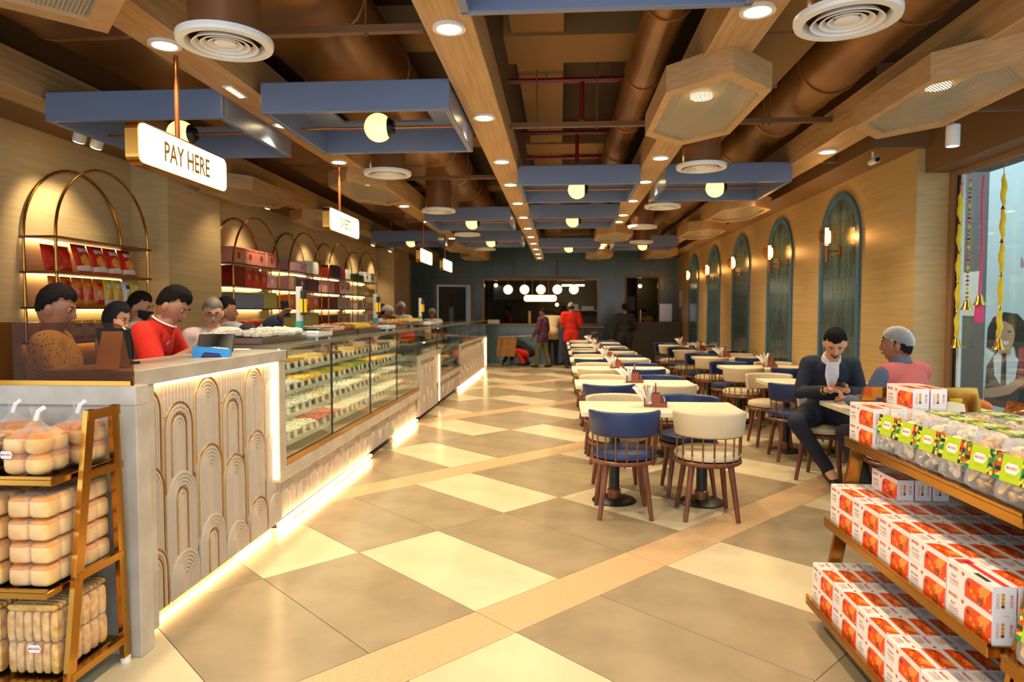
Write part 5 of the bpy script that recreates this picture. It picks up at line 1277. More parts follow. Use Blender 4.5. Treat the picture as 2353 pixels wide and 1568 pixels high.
def person(name, label, loc, rz, J, outfit, skin='skin_a', hair='short', scale=1.0, voxel=.014, hands=True, headrot=(0, 0, 0), hairmat='hair_black', extras=()):
    """J overrides joints of a standing figure (facing +y, units of a 1.70 m person)"""
    D = dict(pel=(0, 0, .94), wai=(0, 0, 1.10), che=(0, .01, 1.28), nek=(0, .0, 1.455), hed=(0, .025, 1.60),
             sl=(-.185, 0, 1.405), el=(-.235, -.02, 1.12), wl=(-.225, .08, .88), sr=(.185, 0, 1.405), er=(.235, -.02, 1.12), wr=(.225, .08, .88),
             hl=(-.09, 0, .91), kl=(-.10, .02, .50), al=(-.10, -.02, .085), tl=(-.115, .13, .03), hr=(.09, 0, .91), kr=(.10, .02, .50), ar=(.10, -.02, .085), tr=(.115, .13, .03))
    D.update(J); V = {k: Vector(v) for k, v in D.items() if k != 'curl'}
    t = thing(name, label, 'person', loc, rz); t.scale = (scale, scale, scale)
    sh = (V['sr'] - V['sl']).normalized()
    def torso(b, g):
        up = (V['nek'] - V['pel']).normalized()
        def ell_(c, ax, ay, az):
            z_ = up; x_ = (sh - z_ * sh.dot(z_)).normalized(); y_ = z_.cross(x_)
            o = b.sphere((0, 0, 0), (ax + g, ay + g, az + g), 18, 12); b.xf(o, Matrix.Translation(c) @ Matrix((x_, y_, z_)).transposed().to_4x4())
        ell_(V['pel'], .16, .115, .13); ell_(V['wai'], .148, .105, .15); ell_(V['che'], .165, .115, .17)
        ell_(V['che'] * .55 + V['nek'] * .45, .15, .09, .10)
        b.capsule(V['sl'] * .92 + V['sr'] * .08, V['sr'] * .92 + V['sl'] * .08, .062 + g, .062 + g, 14)
        b.capsule(V['nek'] - up * .05, V['nek'] + up * (.03 if g == 0 else -.025), .065 + g, .06 + g * .6, 14)
    def arm(b, s_, g, f=1.0, up_=1.0):
        S_, E_, W_ = V['s' + s_], V['e' + s_], V['w' + s_]
        b.capsule(S_, S_.lerp(E_, up_), .054 + g, .054 + g - .012 * up_, 14)
        if up_ >= 1: b.capsule(E_, E_.lerp(W_, f), .042 + g, .042 + g - .013 * f, 14)
    def leg(b, s_, g, f=1.0):
        H_, K_, A_ = V['h' + s_], V['k' + s_], V['a' + s_]
        b.capsule(H_, K_, .086 + g, .058 + g, 16); b.capsule(K_, K_.lerp(A_, f), .056 + g, .056 + g - .018 * f, 16)
    # body: one continuous surface with its head
    b = MB(); torso(b, 0); [arm(b, s_, 0) for s_ in 'lr']; [leg(b, s_, 0) for s_ in 'lr']
    b.capsule(V['nek'] - Vector((0, 0, .03)), V['hed'] + Vector((0, -.01, -.05)), .055, .05, 14)
    for s_ in 'lr': b.capsule(V['a' + s_], V['t' + s_], .042, .032, 10)
    me = remeshed('body', b, voxel, 3, [skin])
    b = MB(); meshto(b, me, 0); bpy.data.meshes.remove(me)
    HM = Matrix.Translation(V['hed']) @ Euler(headrot).to_matrix().to_4x4()
    o = b.add([HM @ headpt(v) for v in ICO[0]], ICO[1], 0, True)
    for sx in (-1, 1):
        o = b.sphere((0, 0, 0), (.012, .022, .034), 10, 8, 0); b.xf(o, HM @ Matrix.Translation((sx * .077, -.008, -.008)) @ Matrix.Rotation(sx * .3, 4, 'Z'))
        o = b.sphere((0, 0, 0), .0098, 10, 8, 1); b.xf(o, HM @ Matrix.Translation((sx * .031, .0735, .008)))
        o = b.sphere((0, 0, 0), .0066, 8, 6, 2); b.xf(o, HM @ Matrix.Translation((sx * .031, .0786, .0065)))
        o = b.sphere((0, 0, 0), (.0135, .0112, .0085), 10, 6, 0); b.xf(o, HM @ Matrix.Translation((sx * .031, .0742, .0145)))
        o = b.box(-.014, -.003, -.002, .014, .003, .003, 2); b.xf(o, HM @ Matrix.Translation((sx * .032, .088, .028)) @ Matrix.Rotation(-sx * .12, 4, 'Y'))
    o = b.sphere((0, 0, 0), (.021, .006, .0065), 10, 6, 3); b.xf(o, HM @ Matrix.Translation((0, .0895, -.058)))
    if hands:
        for s_ in 'lr':
            W_, E_ = V['w' + s_], V['e' + s_]; d = (W_ - E_).normalized()
            hd = Vector(J.get('hd' + s_, d)).normalized(); sd = hd.cross(Vector(J.get('pn' + s_, (0, .2, 1)))).normalized() * (1 if s_ == 'r' else -1)
            nn = hd.cross(sd)
            if nn.z > 0 and 'pn' + s_ not in J: nn = -nn
            curl = J.get('curl', .5)
            o = b.sphere((0, 0, 0), (.04, .048, .016), 12, 8, 0); b.xf(o, Matrix.Translation(W_ + hd * .05) @ Matrix((sd, hd, sd.cross(hd))).transposed().to_4x4())
            for i in range(4):
                p = W_ + hd * .086 + sd * (.029 - .0195 * i); L = (.036, .041, .038, .03)[i]
                q1 = p + (hd * math.cos(curl * .6) + nn * math.sin(curl * .6)) * L; q2 = q1 + (hd * math.cos(curl * 1.5) + nn * math.sin(curl * 1.5)) * L * .75
                q3 = q2 + (hd * math.cos(curl * 2.2) + nn * math.sin(curl * 2.2)) * L * .5
                b.capsule(p - hd * .012, q1, .0092, .0085, 8); b.capsule(q1, q2, .0085, .0078, 8); b.capsule(q2, q3, .0078, .0068, 8)
            p = W_ + hd * .03 + sd * .034; q1 = p + (hd * .6 + sd * .7 + nn * .3).normalized() * .042; q2 = q1 + (hd * .9 + sd * .1 + nn * .5).normalized() * .032
            b.capsule(p - sd * .012, q1, .012, .0098, 8); b.capsule(q1, q2, .0098, .008, 8)
    b.build('body', [skin, 'eye_white', 'hair_black', 'lip'], t)
    # hair
    if hair:
        b = MB(); rr = random.Random(3)
        keepv = {}
        def inside(v):
            if hair == 'net': return v.z - (.16 + .30 * v.y)
            if hair == 'hood': return max(.55 - v.y, v.z - .55)
            hl_ = (.45 + .06 * min(1, abs(v.x) / .45)) if v.y > .42 else (.10 + 1.0 * v.y + .05 if v.y > .05 else (.12 + .6 * v.y if v.y > -.15 else -.02 + .42 * v.y))
            return v.z - hl_
        off = {'net': .016, 'hood': .02, 'bald': .005}.get(hair, .017)
        F = [f for f in ICO[1] if all(inside(ICO[0][i]) > 0 for i in f)]
        idx = sorted({i for f in F for i in f}); mp_ = {i: k for k, i in enumerate(idx)}
        def hp(v):
            wob = .0025 * math.sin(v.x * 23 + v.z * 9) * math.sin(v.y * 19) + (.006 * max(0, v.z) if hair == 'short' else 0)
            k_ = (.4 + .75 * max(0, v.z)) if hair == 'short' else 1.0
            return HM @ headpt(v, .002 + (off + wob) * k_ * min(1, max(0, inside(v)) / .28) ** .6)
        out = [hp(ICO[0][i]) for i in idx]; inn = [HM @ headpt(ICO[0][i], .001) for i in idx]
        k = len(out)
        b.add(out + inn, [tuple(mp_[i] for i in f) for f in F] + [tuple(k + mp_[i] for i in reversed(f)) for f in F], 0, True)
        from collections import Counter
        ec = Counter(tuple(sorted((f[a], f[(a + 1) % 3]))) for f in F for a in range(3))
        for f in F:
            for a in range(3):
                e = (f[a], f[(a + 1) % 3])
                if ec[tuple(sorted(e))] == 1: b.f.append((mp_[e[1]], mp_[e[0]], k + mp_[e[0]], k + mp_[e[1]])); b.m.append(0); b.s.append(True)
        b.build({'net': 'hair_net', 'hood': 'head_cover'}.get(hair, 'hair'), hairmat, t)
    # clothes: (name, material, kind, inflation)
    for cl in outfit:
        nm, m, kind, g = cl[:4]; b = MB()
        if kind in ('shirt', 'tee', 'vest', 'jacket'):
            torso(b, g)
            if kind in ('shirt', 'jacket'): [arm(b, s_, g, .93) for s_ in 'lr']
            if kind == 'tee': [arm(b, s_, g + .008, 1, .72) for s_ in 'lr']
            if kind == 'jacket': [b.capsule(V['h' + s_], V['h' + s_].lerp(V['k' + s_], .3), .1 + g, .1 + g, 12) for s_ in 'lr']
            if kind in ('shirt', 'tee') and len(cl) > 4: [b.capsule(V['h' + s_], V['h' + s_].lerp(V['k' + s_], .28), .095 + g, .095 + g, 12) for s_ in 'lr']
        elif kind == 'trousers':
            [leg(b, s_, g, .96) for s_ in 'lr']; o = b.sphere(V['pel'], (.165 + g, .12 + g, .11), 16, 10)
        elif kind == 'shoes':
            for s_ in 'lr':
                b.capsule(V['a' + s_] + Vector((0, -.03, -.035)) if (V['a' + s_] - V['k' + s_]).normalized().z < -.8 else V['a' + s_], V['t' + s_], .048, .04, 12)
        me = remeshed(nm, b, voxel * .95, 4, [m]); me.materials.clear(); me.materials.append(MATS[m])
        link(nm, me, t)
    for (nm, m, fn) in extras:
        b = MB(); fn(b, V, HM); b.build(nm, m, t)
    return t
# fabrics
def cloth(n_, c1, c2, sc_=60, **k): return vary(mat(n_, c1, .85), c1, c2, nscale=sc_, detail=2, **k)
cloth('cl_red', (222, 40, 24), (208, 34, 20)); cloth('cl_suit', (26, 30, 44), (32, 38, 54)); cloth('cl_white', (232, 232, 236), (222, 222, 228)); cloth('cl_lightblue', (190, 206, 224), (206, 218, 230)); cloth('cl_pink', (238, 214, 206), (228, 200, 194))
cloth('cl_grey', (160, 164, 170), (130, 134, 142), 14); cloth('cl_black', (16, 15, 17), (24, 22, 24)); cloth('cl_cream', (224, 196, 150), (214, 186, 140)); cloth('cl_olive', (104, 96, 62), (94, 86, 54)); cloth('cl_navy', (28, 34, 56), (22, 28, 48)); cloth('cl_yellow', (214, 184, 96), (200, 168, 84)); cloth('cl_slate', (92, 102, 128), (84, 94, 120))
def knit(n_, c1, c2):
    m = mat(n_, c1, .9); nt = m.node_tree; b = nt.nodes['Principled BSDF']
    tc = nt.nodes.new('ShaderNodeTexCoord'); wv = nt.nodes.new('ShaderNodeTexWave'); wv.inputs['Scale'].default_value = 26; wv.inputs['Distortion'].default_value = .4
    nt.links.new(tc.outputs['Object'], wv.inputs['Vector']); cr = nt.nodes.new('ShaderNodeValToRGB'); cr.color_ramp.elements[0].color = lin(c1); cr.color_ramp.elements[1].color = lin(c2)
    nt.links.new(wv.outputs['Fac'], cr.inputs['Fac']); nt.links.new(cr.outputs[0], b.inputs['Base Color'])
    bp = nt.nodes.new('ShaderNodeBump'); bp.inputs['Strength'].default_value = .5; bp.inputs['Distance'].default_value = .004; nt.links.new(wv.outputs['Fac'], bp.inputs['Height']); nt.links.new(bp.outputs[0], b.inputs['Normal'])
knit('cl_coral', (196, 84, 78), (226, 122, 110))
def check(n_, c1, c2):
    m = mat(n_, c1, .85); nt = m.node_tree; b = nt.nodes['Principled BSDF']
    tc = nt.nodes.new('ShaderNodeTexCoord'); ck = nt.nodes.new('ShaderNodeTexChecker'); ck.inputs['Scale'].default_value = 26; ck.inputs['Color1'].default_value = lin(c1); ck.inputs['Color2'].default_value = lin(c2)
    nt.links.new(tc.outputs['Object'], ck.inputs['Vector']); nt.links.new(ck.outputs['Color'], b.inputs['Base Color'])
check('cl_plum', (66, 30, 60), (104, 62, 96))
vary(mat('cl_dotted', (206, 186, 146), .85), (90, 76, 58), (212, 192, 152), nscale=130, detail=0, lo=.30, hi=.36)
film('net_white', (244, 244, 246), .22, .7, .5)
film('net_dark', (70, 74, 82), .75, .7)
STAND = {}
# suited man sitting on the far side of the first wall table, looking at a phone
SIT = dict(pel=(0, -.02, .595), wai=(0, .03, .72), che=(0, .10, .87), nek=(0, .20, 1.03), hed=(-.01, .29, 1.155),
           sl=(-.165, .14, .985), sr=(.165, .14, .985), el=(-.235, .16, .75), er=(.23, .2, .75), wl=(-.085, .40, .80), wr=(.075, .41, .80),
           hl=(-.09, .02, .575), hr=(.09, .02, .575), kl=(-.26, .40, .53), kr=(.27, .36, .53), al=(-.28, .36, .10), tl=(-.34, .44, .04), ar=(.02, .30, .15), tr=(-.02, .40, .06),
           hdl=(.8, .5, .1), hdr=(-.8, .5, .1), pnl=(0, -.6, 1), pnr=(0, -.6, 1), curl=.75)
def jacket_open(b, V, HM):
    c_ = V['che']; n = V['nek']
    P = [(n + Vector((-.045, .075, -.02))), (n + Vector((.045, .075, -.02))), (c_ + Vector((.05, .152, .03))), (V['wai'] + Vector((.012, .165, .03))), (V['wai'] + Vector((-.012, .165, .03))), (c_ + Vector((-.05, .152, .03)))]
    b.add([tuple(p) for p in P] + [tuple(p + Vector((0, -.02, 0))) for p in P], [(0, 1, 2, 3, 4, 5)] + [(i, (i + 1) % 6, 6 + (i + 1) % 6, 6 + i) for i in range(6)])
def collar(dz=.0, r=.062, w_=.035, lo=-.025):
    def f(b, V, HM):
        n = V['nek']; d = (V['hed'] - V['nek']).normalized()
        q = d.to_track_quat('Z', 'Y').to_matrix().to_4x4(); o = b.lathe([(r + .016, lo), (r + .008, w_), (r + .002, w_), (r + .002, lo)], 18); b.xf(o, Matrix.Translation(n + d * (.035 + dz)) @ q)
    return f
def beard(b, V, HM):
    F = [f for f in ICO[1] if all((-.95 < ICO[0][i].z < -.36 and ICO[0][i].y > .25 and abs(ICO[0][i].x) < .42) and not (abs(ICO[0][i].x) < .2 and -.56 < ICO[0][i].z < -.44) for i in f)]
    b.add([HM @ headpt(v, .004) for v in ICO[0]], F, 0, True)
def moust(b, V, HM):
    F = [f for f in ICO[1] if all(-.47 < ICO[0][i].z < -.32 and ICO[0][i].y > .6 and abs(ICO[0][i].x) < .34 for i in f)]
    b.add([HM @ headpt(v, .005) for v in ICO[0]], F, 0, True)
def phone_in_hands(b, V, HM):
    c_ = (V['wl'] + V['wr']) / 2 + Vector((0, .07, .03)); o = b.box(-.035, -.07, -.004, .035, .07, .004, c=.002); b.xf(o, Matrix.Translation(c_) @ Matrix.Rotation(R(35), 4, 'X'))
def watch(b, V, HM):
    d = (V['wr'] - V['er']).normalized(); q = d.to_track_quat('Z', 'Y').to_matrix().to_4x4(); o = b.lathe([(.034, -.012), (.038, -.008), (.038, .008), (.034, .012)], 14); b.xf(o, Matrix.Translation(V['er'].lerp(V['wr'], .95)) @ q)
person('person', 'man in dark suit and white shirt seated at the table, looking down', (2.35, 6.12, 0), R(180 - 12), SIT,
       [('suit_jacket', 'cl_suit', 'jacket', .010), ('trousers', 'cl_suit', 'trousers', .012), ('shoes', 'black', 'shoes', 0)], 'skin_c', 'short', 1.06, .010, True, (R(-34), 0, R(-6)),
       extras=[('shirt_front', 'cl_white', jacket_open), ('shirt_collar', 'cl_white', collar(-.022, .058, .022)), ('beard', 'hair_black', beard), ('moustache', 'hair_black', moust), ('watch', 'gold', watch)])
# phone is held, so it is a thing of its own
t = thing('phone', 'dark phone held in the hands of the suited man', 'phone', (2.265, 5.63, .885), R(170)); t.rotation_euler = (R(30), 0, R(168))
b = MB(); b.box(-.035, -.07, -.004, .035, .07, .004, c=.003); b.build('case', 'tablet_black', t)
# man in coral vest with a white hair net, seen from behind
SIT2 = dict(pel=(0, -.02, .615), wai=(0, -.02, .74), che=(0, .01, .90), nek=(0, .05, 1.075), hed=(0, .085, 1.215),
            sl=(-.20, .03, 1.02), sr=(.20, .03, 1.02), el=(-.22, .16, .79), er=(.22, .16, .79), wl=(-.14, .34, .81), wr=(.14, .34, .81),
            hl=(-.09, .02, .595), hr=(.09, .02, .595), kl=(-.10, .40, .55), kr=(.20, .36, .55), al=(-.10, .16, .09), tl=(-.12, .28, .03), ar=(.20, .14, .09), tr=(.22, .26, .03))
person('person', 'man in coral knit vest and white hair net seated with back turned', (2.47, 4.98, 0), R(30), SIT2,
       [('shirt', 'cl_slate', 'shirt', .012), ('knit_vest', 'cl_coral', 'vest', .024), ('trousers', 'cl_black', 'trousers', .012), ('shoes', 'black', 'shoes', 0)], 'skin_b', 'net', 1.03, .011, True, (0, 0, R(32)), 'net_white',
       extras=[('hair', 'hair_black', lambda b, V, HM: b.add([HM @ headpt(v, .006) for v in ICO[0]], [f for f in ICO[1] if all(ICO[0][i].z > (.3 if ICO[0][i].y > .2 else -.25 + .4 * ICO[0][i].y) for i in f)], 0, True)), ('collar', 'cl_slate', collar(0, .058, .02))])
# people behind and beside the counter
LEAN = dict(pel=(0, -.08, .94), wai=(0, -.02, 1.09), che=(0, .06, 1.25), nek=(0, .15, 1.405), hed=(0, .22, 1.53), sl=(-.185, .11, 1.36), sr=(.185, .11, 1.36), el=(-.26, .20, 1.14), er=(.26, .20, 1.14), wl=(-.10, .42, 1.285), wr=(.12, .44, 1.285))
person('person', 'cashier with black hair and speckled shirt behind the tinted screen', (-2.66, 3.36, 0), R(-62), dict(el=(-.25, .08, 1.1), wl=(-.05, .25, 1.12), wr=(.1, .3, 1.12), er=(.26, .1, 1.1)), [('shirt', 'cl_dotted', 'shirt', .02, 1), ('trousers', 'cl_navy', 'trousers', .012)], 'skin_b', 'short', .945, .014, True, (R(-14), 0, R(-12)))
person('person', 'man in pale blue shirt with black face mask behind the pay counter', (-3.44, 5.27, 0), R(-60), {}, [('shirt', 'cl_lightblue', 'shirt', .02, 1), ('trousers', 'cl_navy', 'trousers', .012)], 'skin_a', 'short', .955, .015, True, (R(-10), 0, R(-20)),
       extras=[('face_mask', 'cl_black', lambda b, V, HM: b.add([HM @ headpt(v, .008) for v in ICO[0]], [f for f in ICO[1] if all(-.85 < ICO[0][i].z < -.02 and ICO[0][i].y > .15 for i in f)], 0, True))])
person('person', 'person with black head cover scratching the head beside the cashier', (-3.2, 4.64, 0), R(-75), dict(er=(.24, .05, 1.24), wr=(.10, .06, 1.50), hdr=(-.3, 0, 1)), [('shirt', 'cl_pink', 'shirt', .02, 1), ('trousers', 'cl_black', 'trousers', .012)], 'skin_c', 'hood', .905, .015, True, (R(-18), 0, R(-20)), 'cl_black')
def placket(b, V, HM):
    n = V['nek']; c_ = V['che']; b.add([tuple(n + Vector((-.02, .07, -.0))), tuple(n + Vector((.02, .07, -.0))), tuple(c_.lerp(n, .5) + Vector((0, .118, -.0)))], [(0, 1, 2)])
def badge(b, V, HM):
    b.flat([(-.03, 0), (-.02, .014), (.02, .014), (.03, 0), (.02, -.014), (-.02, -.014)], Matrix.Translation(V['che'] + Vector((.075, .152, .05))) @ Matrix.Rotation(R(62), 4, 'X'))
def bracelet(b, V, HM):
    d = (V['wl'] - V['el']).normalized(); o = b.lathe([(.033, -.008), (.036, 0), (.033, .008)], 14); b.xf(o, Matrix.Translation(V['el'].lerp(V['wl'], .9)) @ d.to_track_quat('Z', 'Y').to_matrix().to_4x4())
person('person', 'man in red polo shirt leaning over the pay counter till', (-2.68, 4.1, 0), R(-78), LEAN, [('polo_shirt', 'cl_red', 'tee', .02, 1), ('trousers', 'cl_black', 'trousers', .012)], 'skin_a', 'short', 1.0, .011, True, (R(-32), 0, R(-6)),
       extras=[('collar', 'cl_red', collar(-.02, .062, .022)), ('collar_stripe', 'cl_white', collar(.0, .0645, .004, -.003)), ('badge', 'cl_white', badge), ('wrist_band', 'gold', bracelet)])
def specs(b, V, HM):
    for sx in (-1, 1):
        o = b.tube([(math.cos(2 * PI * i / 14) * .024, 0, math.sin(2 * PI * i / 14) * .018) for i in range(14)], .0022, 5, 0, True); b.xf(o, HM @ Matrix.Translation((sx * .031, .097, .006)))
        o = b.cyl((sx * .055, .094, .01), (sx * .078, -.01, .01), .002, n=5); b.xf(o, HM)
    o = b.cyl((-.008, .098, .01), (.008, .098, .01), .002, n=5); b.xf(o, HM)
person('person', 'older man with glasses and pale pink shirt behind the counter', (-2.80, 5.27, 0), R(-150), {}, [('shirt', 'cl_pink', 'shirt', .02, 1), ('trousers', 'cl_black', 'trousers', .012)], 'skin_c', 'short', .925, .014, True, (R(-12), 0, R(0)), 'hair_grey', extras=[('spectacles', 'black', specs), ('moustache', 'hair_grey', moust), ('collar', 'cl_pink', collar(-.025, .058, .012))])
person('person', 'man in grey and navy sweater reaching out with a phone', (-2.98, 5.8, 0), R(-35), dict(sr=(.185, .02, 1.42), er=(.36, .13, 1.36), wr=(.52, .25, 1.52), hdr=(.45, .35, .8)), [('sweater', 'cl_grey', 'shirt', .03, 1), ('trousers', 'cl_navy', 'trousers', .012)], 'skin_b', 'short', .935, .014, True, (0, 0, R(-30)),
       extras=[('cuff', 'cl_navy', lambda b, V, HM: b.capsule(V['er'].lerp(V['wr'], .66), V['er'].lerp(V['wr'], .9), .08, .07, 12)), ('sleeve_band', 'cl_navy', lambda b, V, HM: b.capsule(V['sr'].lerp(V['er'], .5), V['sr'].lerp(V['er'], .68), .1, .098, 12))])
t = thing('phone', 'dark phone held up by the man in the grey sweater', 'phone', (-2.40, 5.76, 1.515), R(40)); t.rotation_euler = (R(70), 0, R(40))
b = MB(); b.box(-.036, -.075, -.004, .036, .075, .004, c=.003); b.build('case', 'tablet_black', t)
NETX = [('hair', 'hair_black', lambda b, V, HM: b.add([HM @ headpt(v, .006) for v in ICO[0]], [f for f in ICO[1] if all(ICO[0][i].z > (.3 if ICO[0][i].y > .2 else -.25 + .4 * ICO[0][i].y) for i in f)], 0, True))]
CAPX = lambda m: [('apron', m, lambda b, V, HM: b.box(-.12, .13, .6, .12, .15, 1.3, c=.005))]
person('person', 'counter worker in grey top, red scarf and white hair net', (-3.05, 10.9, 0), R(-80), LEAN, [('shirt', 'cl_grey', 'shirt', .02), ('vest', 'cl_red', 'vest', .012), ('trousers', 'cl_black', 'trousers', .012)], 'skin_b', 'net', .96, .018, True, (R(-25), 0, 0), 'net_white', extras=NETX)
person('person', 'counter worker in black shirt with dark cap', (-3.02, 11.75, 0), R(160), LEAN, [('shirt', 'cl_black', 'shirt', .02), ('trousers', 'cl_black', 'trousers', .012)], 'skin_b', 'net', .98, .018, True, (R(-10), 0, R(30)), 'net_dark')
person('person', 'counter worker in white shirt and red vest with hair net', (-2.88, 12.15, 0), R(150), {}, [('vest', 'cl_red', 'vest', .014), ('shirt', 'cl_white', 'shirt', .02), ('trousers', 'cl_black', 'trousers', .012)], 'skin_b', 'net', .965, .018, True, (R(-6), 0, R(40)), 'net_white')
person('person', 'worker in white with hair net at the far end of the counter', (-2.78, 14.6, 0), R(170), {}, [('shirt', 'cl_white', 'shirt', .02), ('trousers', 'cl_black', 'trousers', .012)], 'skin_b', 'net', .90, .02, True, (R(-10), 0, 0), 'net_white', extras=NETX)
# people before the kitchen hatch
person('person', 'man in dark coat standing with back turned before the small hatch', (1.60, 16.9, 0), R(8), dict(el=(-.26, -.02, 1.12), er=(.27, .0, 1.12), wl=(-.3, .02, .86), wr=(.2, .18, 1.05)), [('coat', 'cl_black', 'jacket', .03), ('trousers', 'cl_black', 'trousers', .016), ('shoes', 'black', 'shoes', 0)], 'skin_b', 'short', .97, .018, True, (0, 0, R(15)))
person('person', 'man in long red shirt standing at the kitchen hatch', (0.29, 17.7, 0), R(5), dict(el=(-.25, .0, 1.12), er=(.25, .0, 1.12), wl=(-.2, .22, 1.08), wr=(.2, .22, 1.08)), [('red_shirt', 'cl_red', 'tee', .03, 1), ('trousers', 'cl_navy', 'trousers', .016), ('shoes', 'black', 'shoes', 0)], 'skin_a', 'net', .995, .018, True, (R(-15), 0, 0), 'net_white', extras=NETX)
person('person', 'man in plum checked shirt and olive trousers carrying a jute mat', (-0.45, 17.9, 0), R(62), dict(el=(-.25, .03, 1.12), wl=(-.22, .2, .92), er=(.25, -.02, 1.12), wr=(.23, .06, .88), kl=(-.1, .12, .5), al=(-.1, .16, .085), tl=(-.11, .3, .03), kr=(.1, -.04, .5), ar=(.1, -.16, .1), tr=(.11, -.02, .03)), [('checked_shirt', 'cl_plum', 'shirt', .024, 1), ('trousers', 'cl_olive', 'trousers', .022), ('shoes', 'black', 'shoes', 0)], 'skin_b', 'short', .91, .018, True, (R(-12), 0, R(20)))
person('person', 'man in cream shirt leaning into the kitchen hatch', (-0.22, 18.55, 0), R(2), dict(pel=(0, -.1, .93), che=(0, .08, 1.2), nek=(0, .22, 1.32), hed=(0, .32, 1.36), sl=(-.2, .16, 1.3), sr=(.2, .16, 1.3), el=(-.34, .2, 1.12), er=(.34, .2, 1.12), wl=(-.25, .4, 1.17), wr=(.25, .4, 1.17)), [('shirt', 'cl_cream', 'shirt', .022, 1), ('trousers', 'cl_black', 'trousers', .016), ('shoes', 'black', 'shoes', 0)], 'skin_b', 'short', 1.0, .018, True, (R(-30), 0, 0))
person('person', 'person in black and red crouching down to wipe the floor', (-0.95, 18.5, 0), R(75), dict(pel=(0, -.12, .36), wai=(0, .02, .46), che=(0, .16, .55), nek=(0, .31, .62), hed=(0, .42, .66), sl=(-.17, .25, .6), sr=(.17, .25, .6), el=(-.22, .4, .36), er=(.22, .36, .36), wl=(-.14, .58, .1), wr=(.14, .46, .14), hl=(-.09, -.1, .34), hr=(.09, -.1, .34), kl=(-.17, .22, .42), kr=(.17, .2, .4), al=(-.14, .0, .09), ar=(.14, -.02, .09), tl=(-.15, .15, .03), tr=(.15, .13, .03)), [('shirt', 'cl_black', 'shirt', .02), ('apron', 'cl_red', 'vest', .012), ('trousers', 'cl_red', 'trousers', .014), ('shoes', 'black', 'shoes', 0)], 'skin_b', 'net', 1.0, .018, True, (R(-30), 0, 0), 'net_dark')
person('person', 'kitchen hand in pale yellow shirt behind the small hatch counter', (2.55, 20.15, 0), R(150), LEAN, [('shirt', 'cl_yellow', 'shirt', .022), ('trousers', 'cl_black', 'trousers', .012)], 'skin_b', 'short', .94, .02, True, (R(-20), 0, 0))
person('person', 'cook in dark red seen through the kitchen hatch', (-1.55, 20.3, 0), R(100), {}, [('shirt', 'gift_darkred', 'shirt', .02), ('trousers', 'cl_black', 'trousers', .012)], 'skin_d', 'short', .93, .02, True)
person('person', 'cook in dark red behind the man at the hatch', (0.1, 20.6, 0), R(170), {}, [('shirt', 'gift_darkred', 'shirt', .02), ('trousers', 'cl_black', 'trousers', .012)], 'skin_d', 'net', .97, .02, True, (0, 0, 0), 'net_dark')
# ---------------------------------------------------------------- back wall fittings
def framed(name, label, x0, x1, z0, z1, w_, m, bottom=True):
    t = thing(name, label, 'frame', (0, WY1, 0))
    for n_, q in (('jamb', (x0 - w_, -.03, z0, x0, 0, z1 + w_)), ('jamb', (x1, -.03, z0, x1 + w_, 0, z1 + w_)), ('head', (x0, -.03, z1, x1, 0, z1 + w_))):
        b = MB(); b.box(*q, c=.003); b.build(n_, m, t)
    return t
framed('hatch_surround', 'light wooden frame around the wide kitchen hatch', -2.17, 1.05, 1.14, 2.37, .05, 'oak_frame')
framed('hatch_surround', 'brown frame around the small hatch near the arched wall', 1.87, 2.75, 1.21, 2.43, .05, 'wood_trim')
framed('door_surround', 'brown frame around the back door beside the counter', -3.56, -2.56, 0, 2.25, .07, 'wood_trim')
b = MB(); b.box(-2.2, 18.98, 1.101, 1.1, 19.298, 1.14, c=.003); tag(b.build('hatch_ledge', 'wood_trim'), 'brown wooden ledge along the kitchen hatch', 'ledge')
b = MB(); b.box(-2.18, 19.02, 0, 0.05, 19.28, 1.10); struct(b.build('wall_hatch_front', 'back_tiles'))
# door leaf, half open
t = thing('door_leaf', 'grey back door standing half open', 'door', (-3.54, 19.46, 0), R(38))
b = MB(); b.box(0, -.02, .01, .92, .02, 2.22, c=.003); b.build('panel', 'grey_panel', t)
b = MB(); b.box(.35, -.024, 1.2, .5, -.02, 1.62); b.build('blue_notice', 'gift_slate', t)
b = MB(); b.box(.36, -.024, 1.85, .52, -.02, 2.0); b.build('red_notice', 'gift_maroon', t)
b = MB(); b.cyl((.85, -.05, 1.05), (.85, -.02, 1.05), .02, n=10); b.build('handle', 'steel', t)
# lit letter discs and pill sign hung in the hatch
for i, ch in enumerate('KHANA'):
    x = -1.456 + i * .459
    t = thing('letter_disc', 'round lit disc with the letter %s, %s in the hatch row' % (ch, ORD[i]), 'sign', (x, 18.95, 2.10), 0, 'lit letter discs over the hatch')
    b = MB(); b.cyl((0, -.04, 0), (0, .04, 0), .135, n=28); b.build('case', 'gold', t)
    b = MB(); b.cyl((0, -.046, 0), (0, -.04, 0), .128, n=28); b.build('lit_face', 'sign_face', t)
    b = MB(); b.text(ch, .15, Matrix.Translation((0, -.0475, 0)) @ FRONT, 0, .0, .8); b.build('letter', 'sign_ink_pale', t)
    b = MB(); b.cyl((0, 0, .13), (0, 0, .33), .008, n=6); b.build('stem', 'copper', t)
t = thing('pill_sign', 'long lit pill-shaped sign under the letter discs', 'sign', (-.555, 18.95, 1.855))
b = MB(); b.prism(rrect(.93, .19, .08, 6), -.03, .03, 0, 'y'); b.build('case', 'gold', t)
b = MB(); b.prism(rrect(.91, .17, .07, 6), -.036, -.03, 0, 'y'); b.build('lit_face', 'sign_face', t)
b = MB(); b.cyl((-.22, 0, .08), (-.22, 0, .575), .008, n=6); b.cyl((.22, 0, .08), (.22, 0, .575), .008, n=6); b.build('stem', 'copper', t)
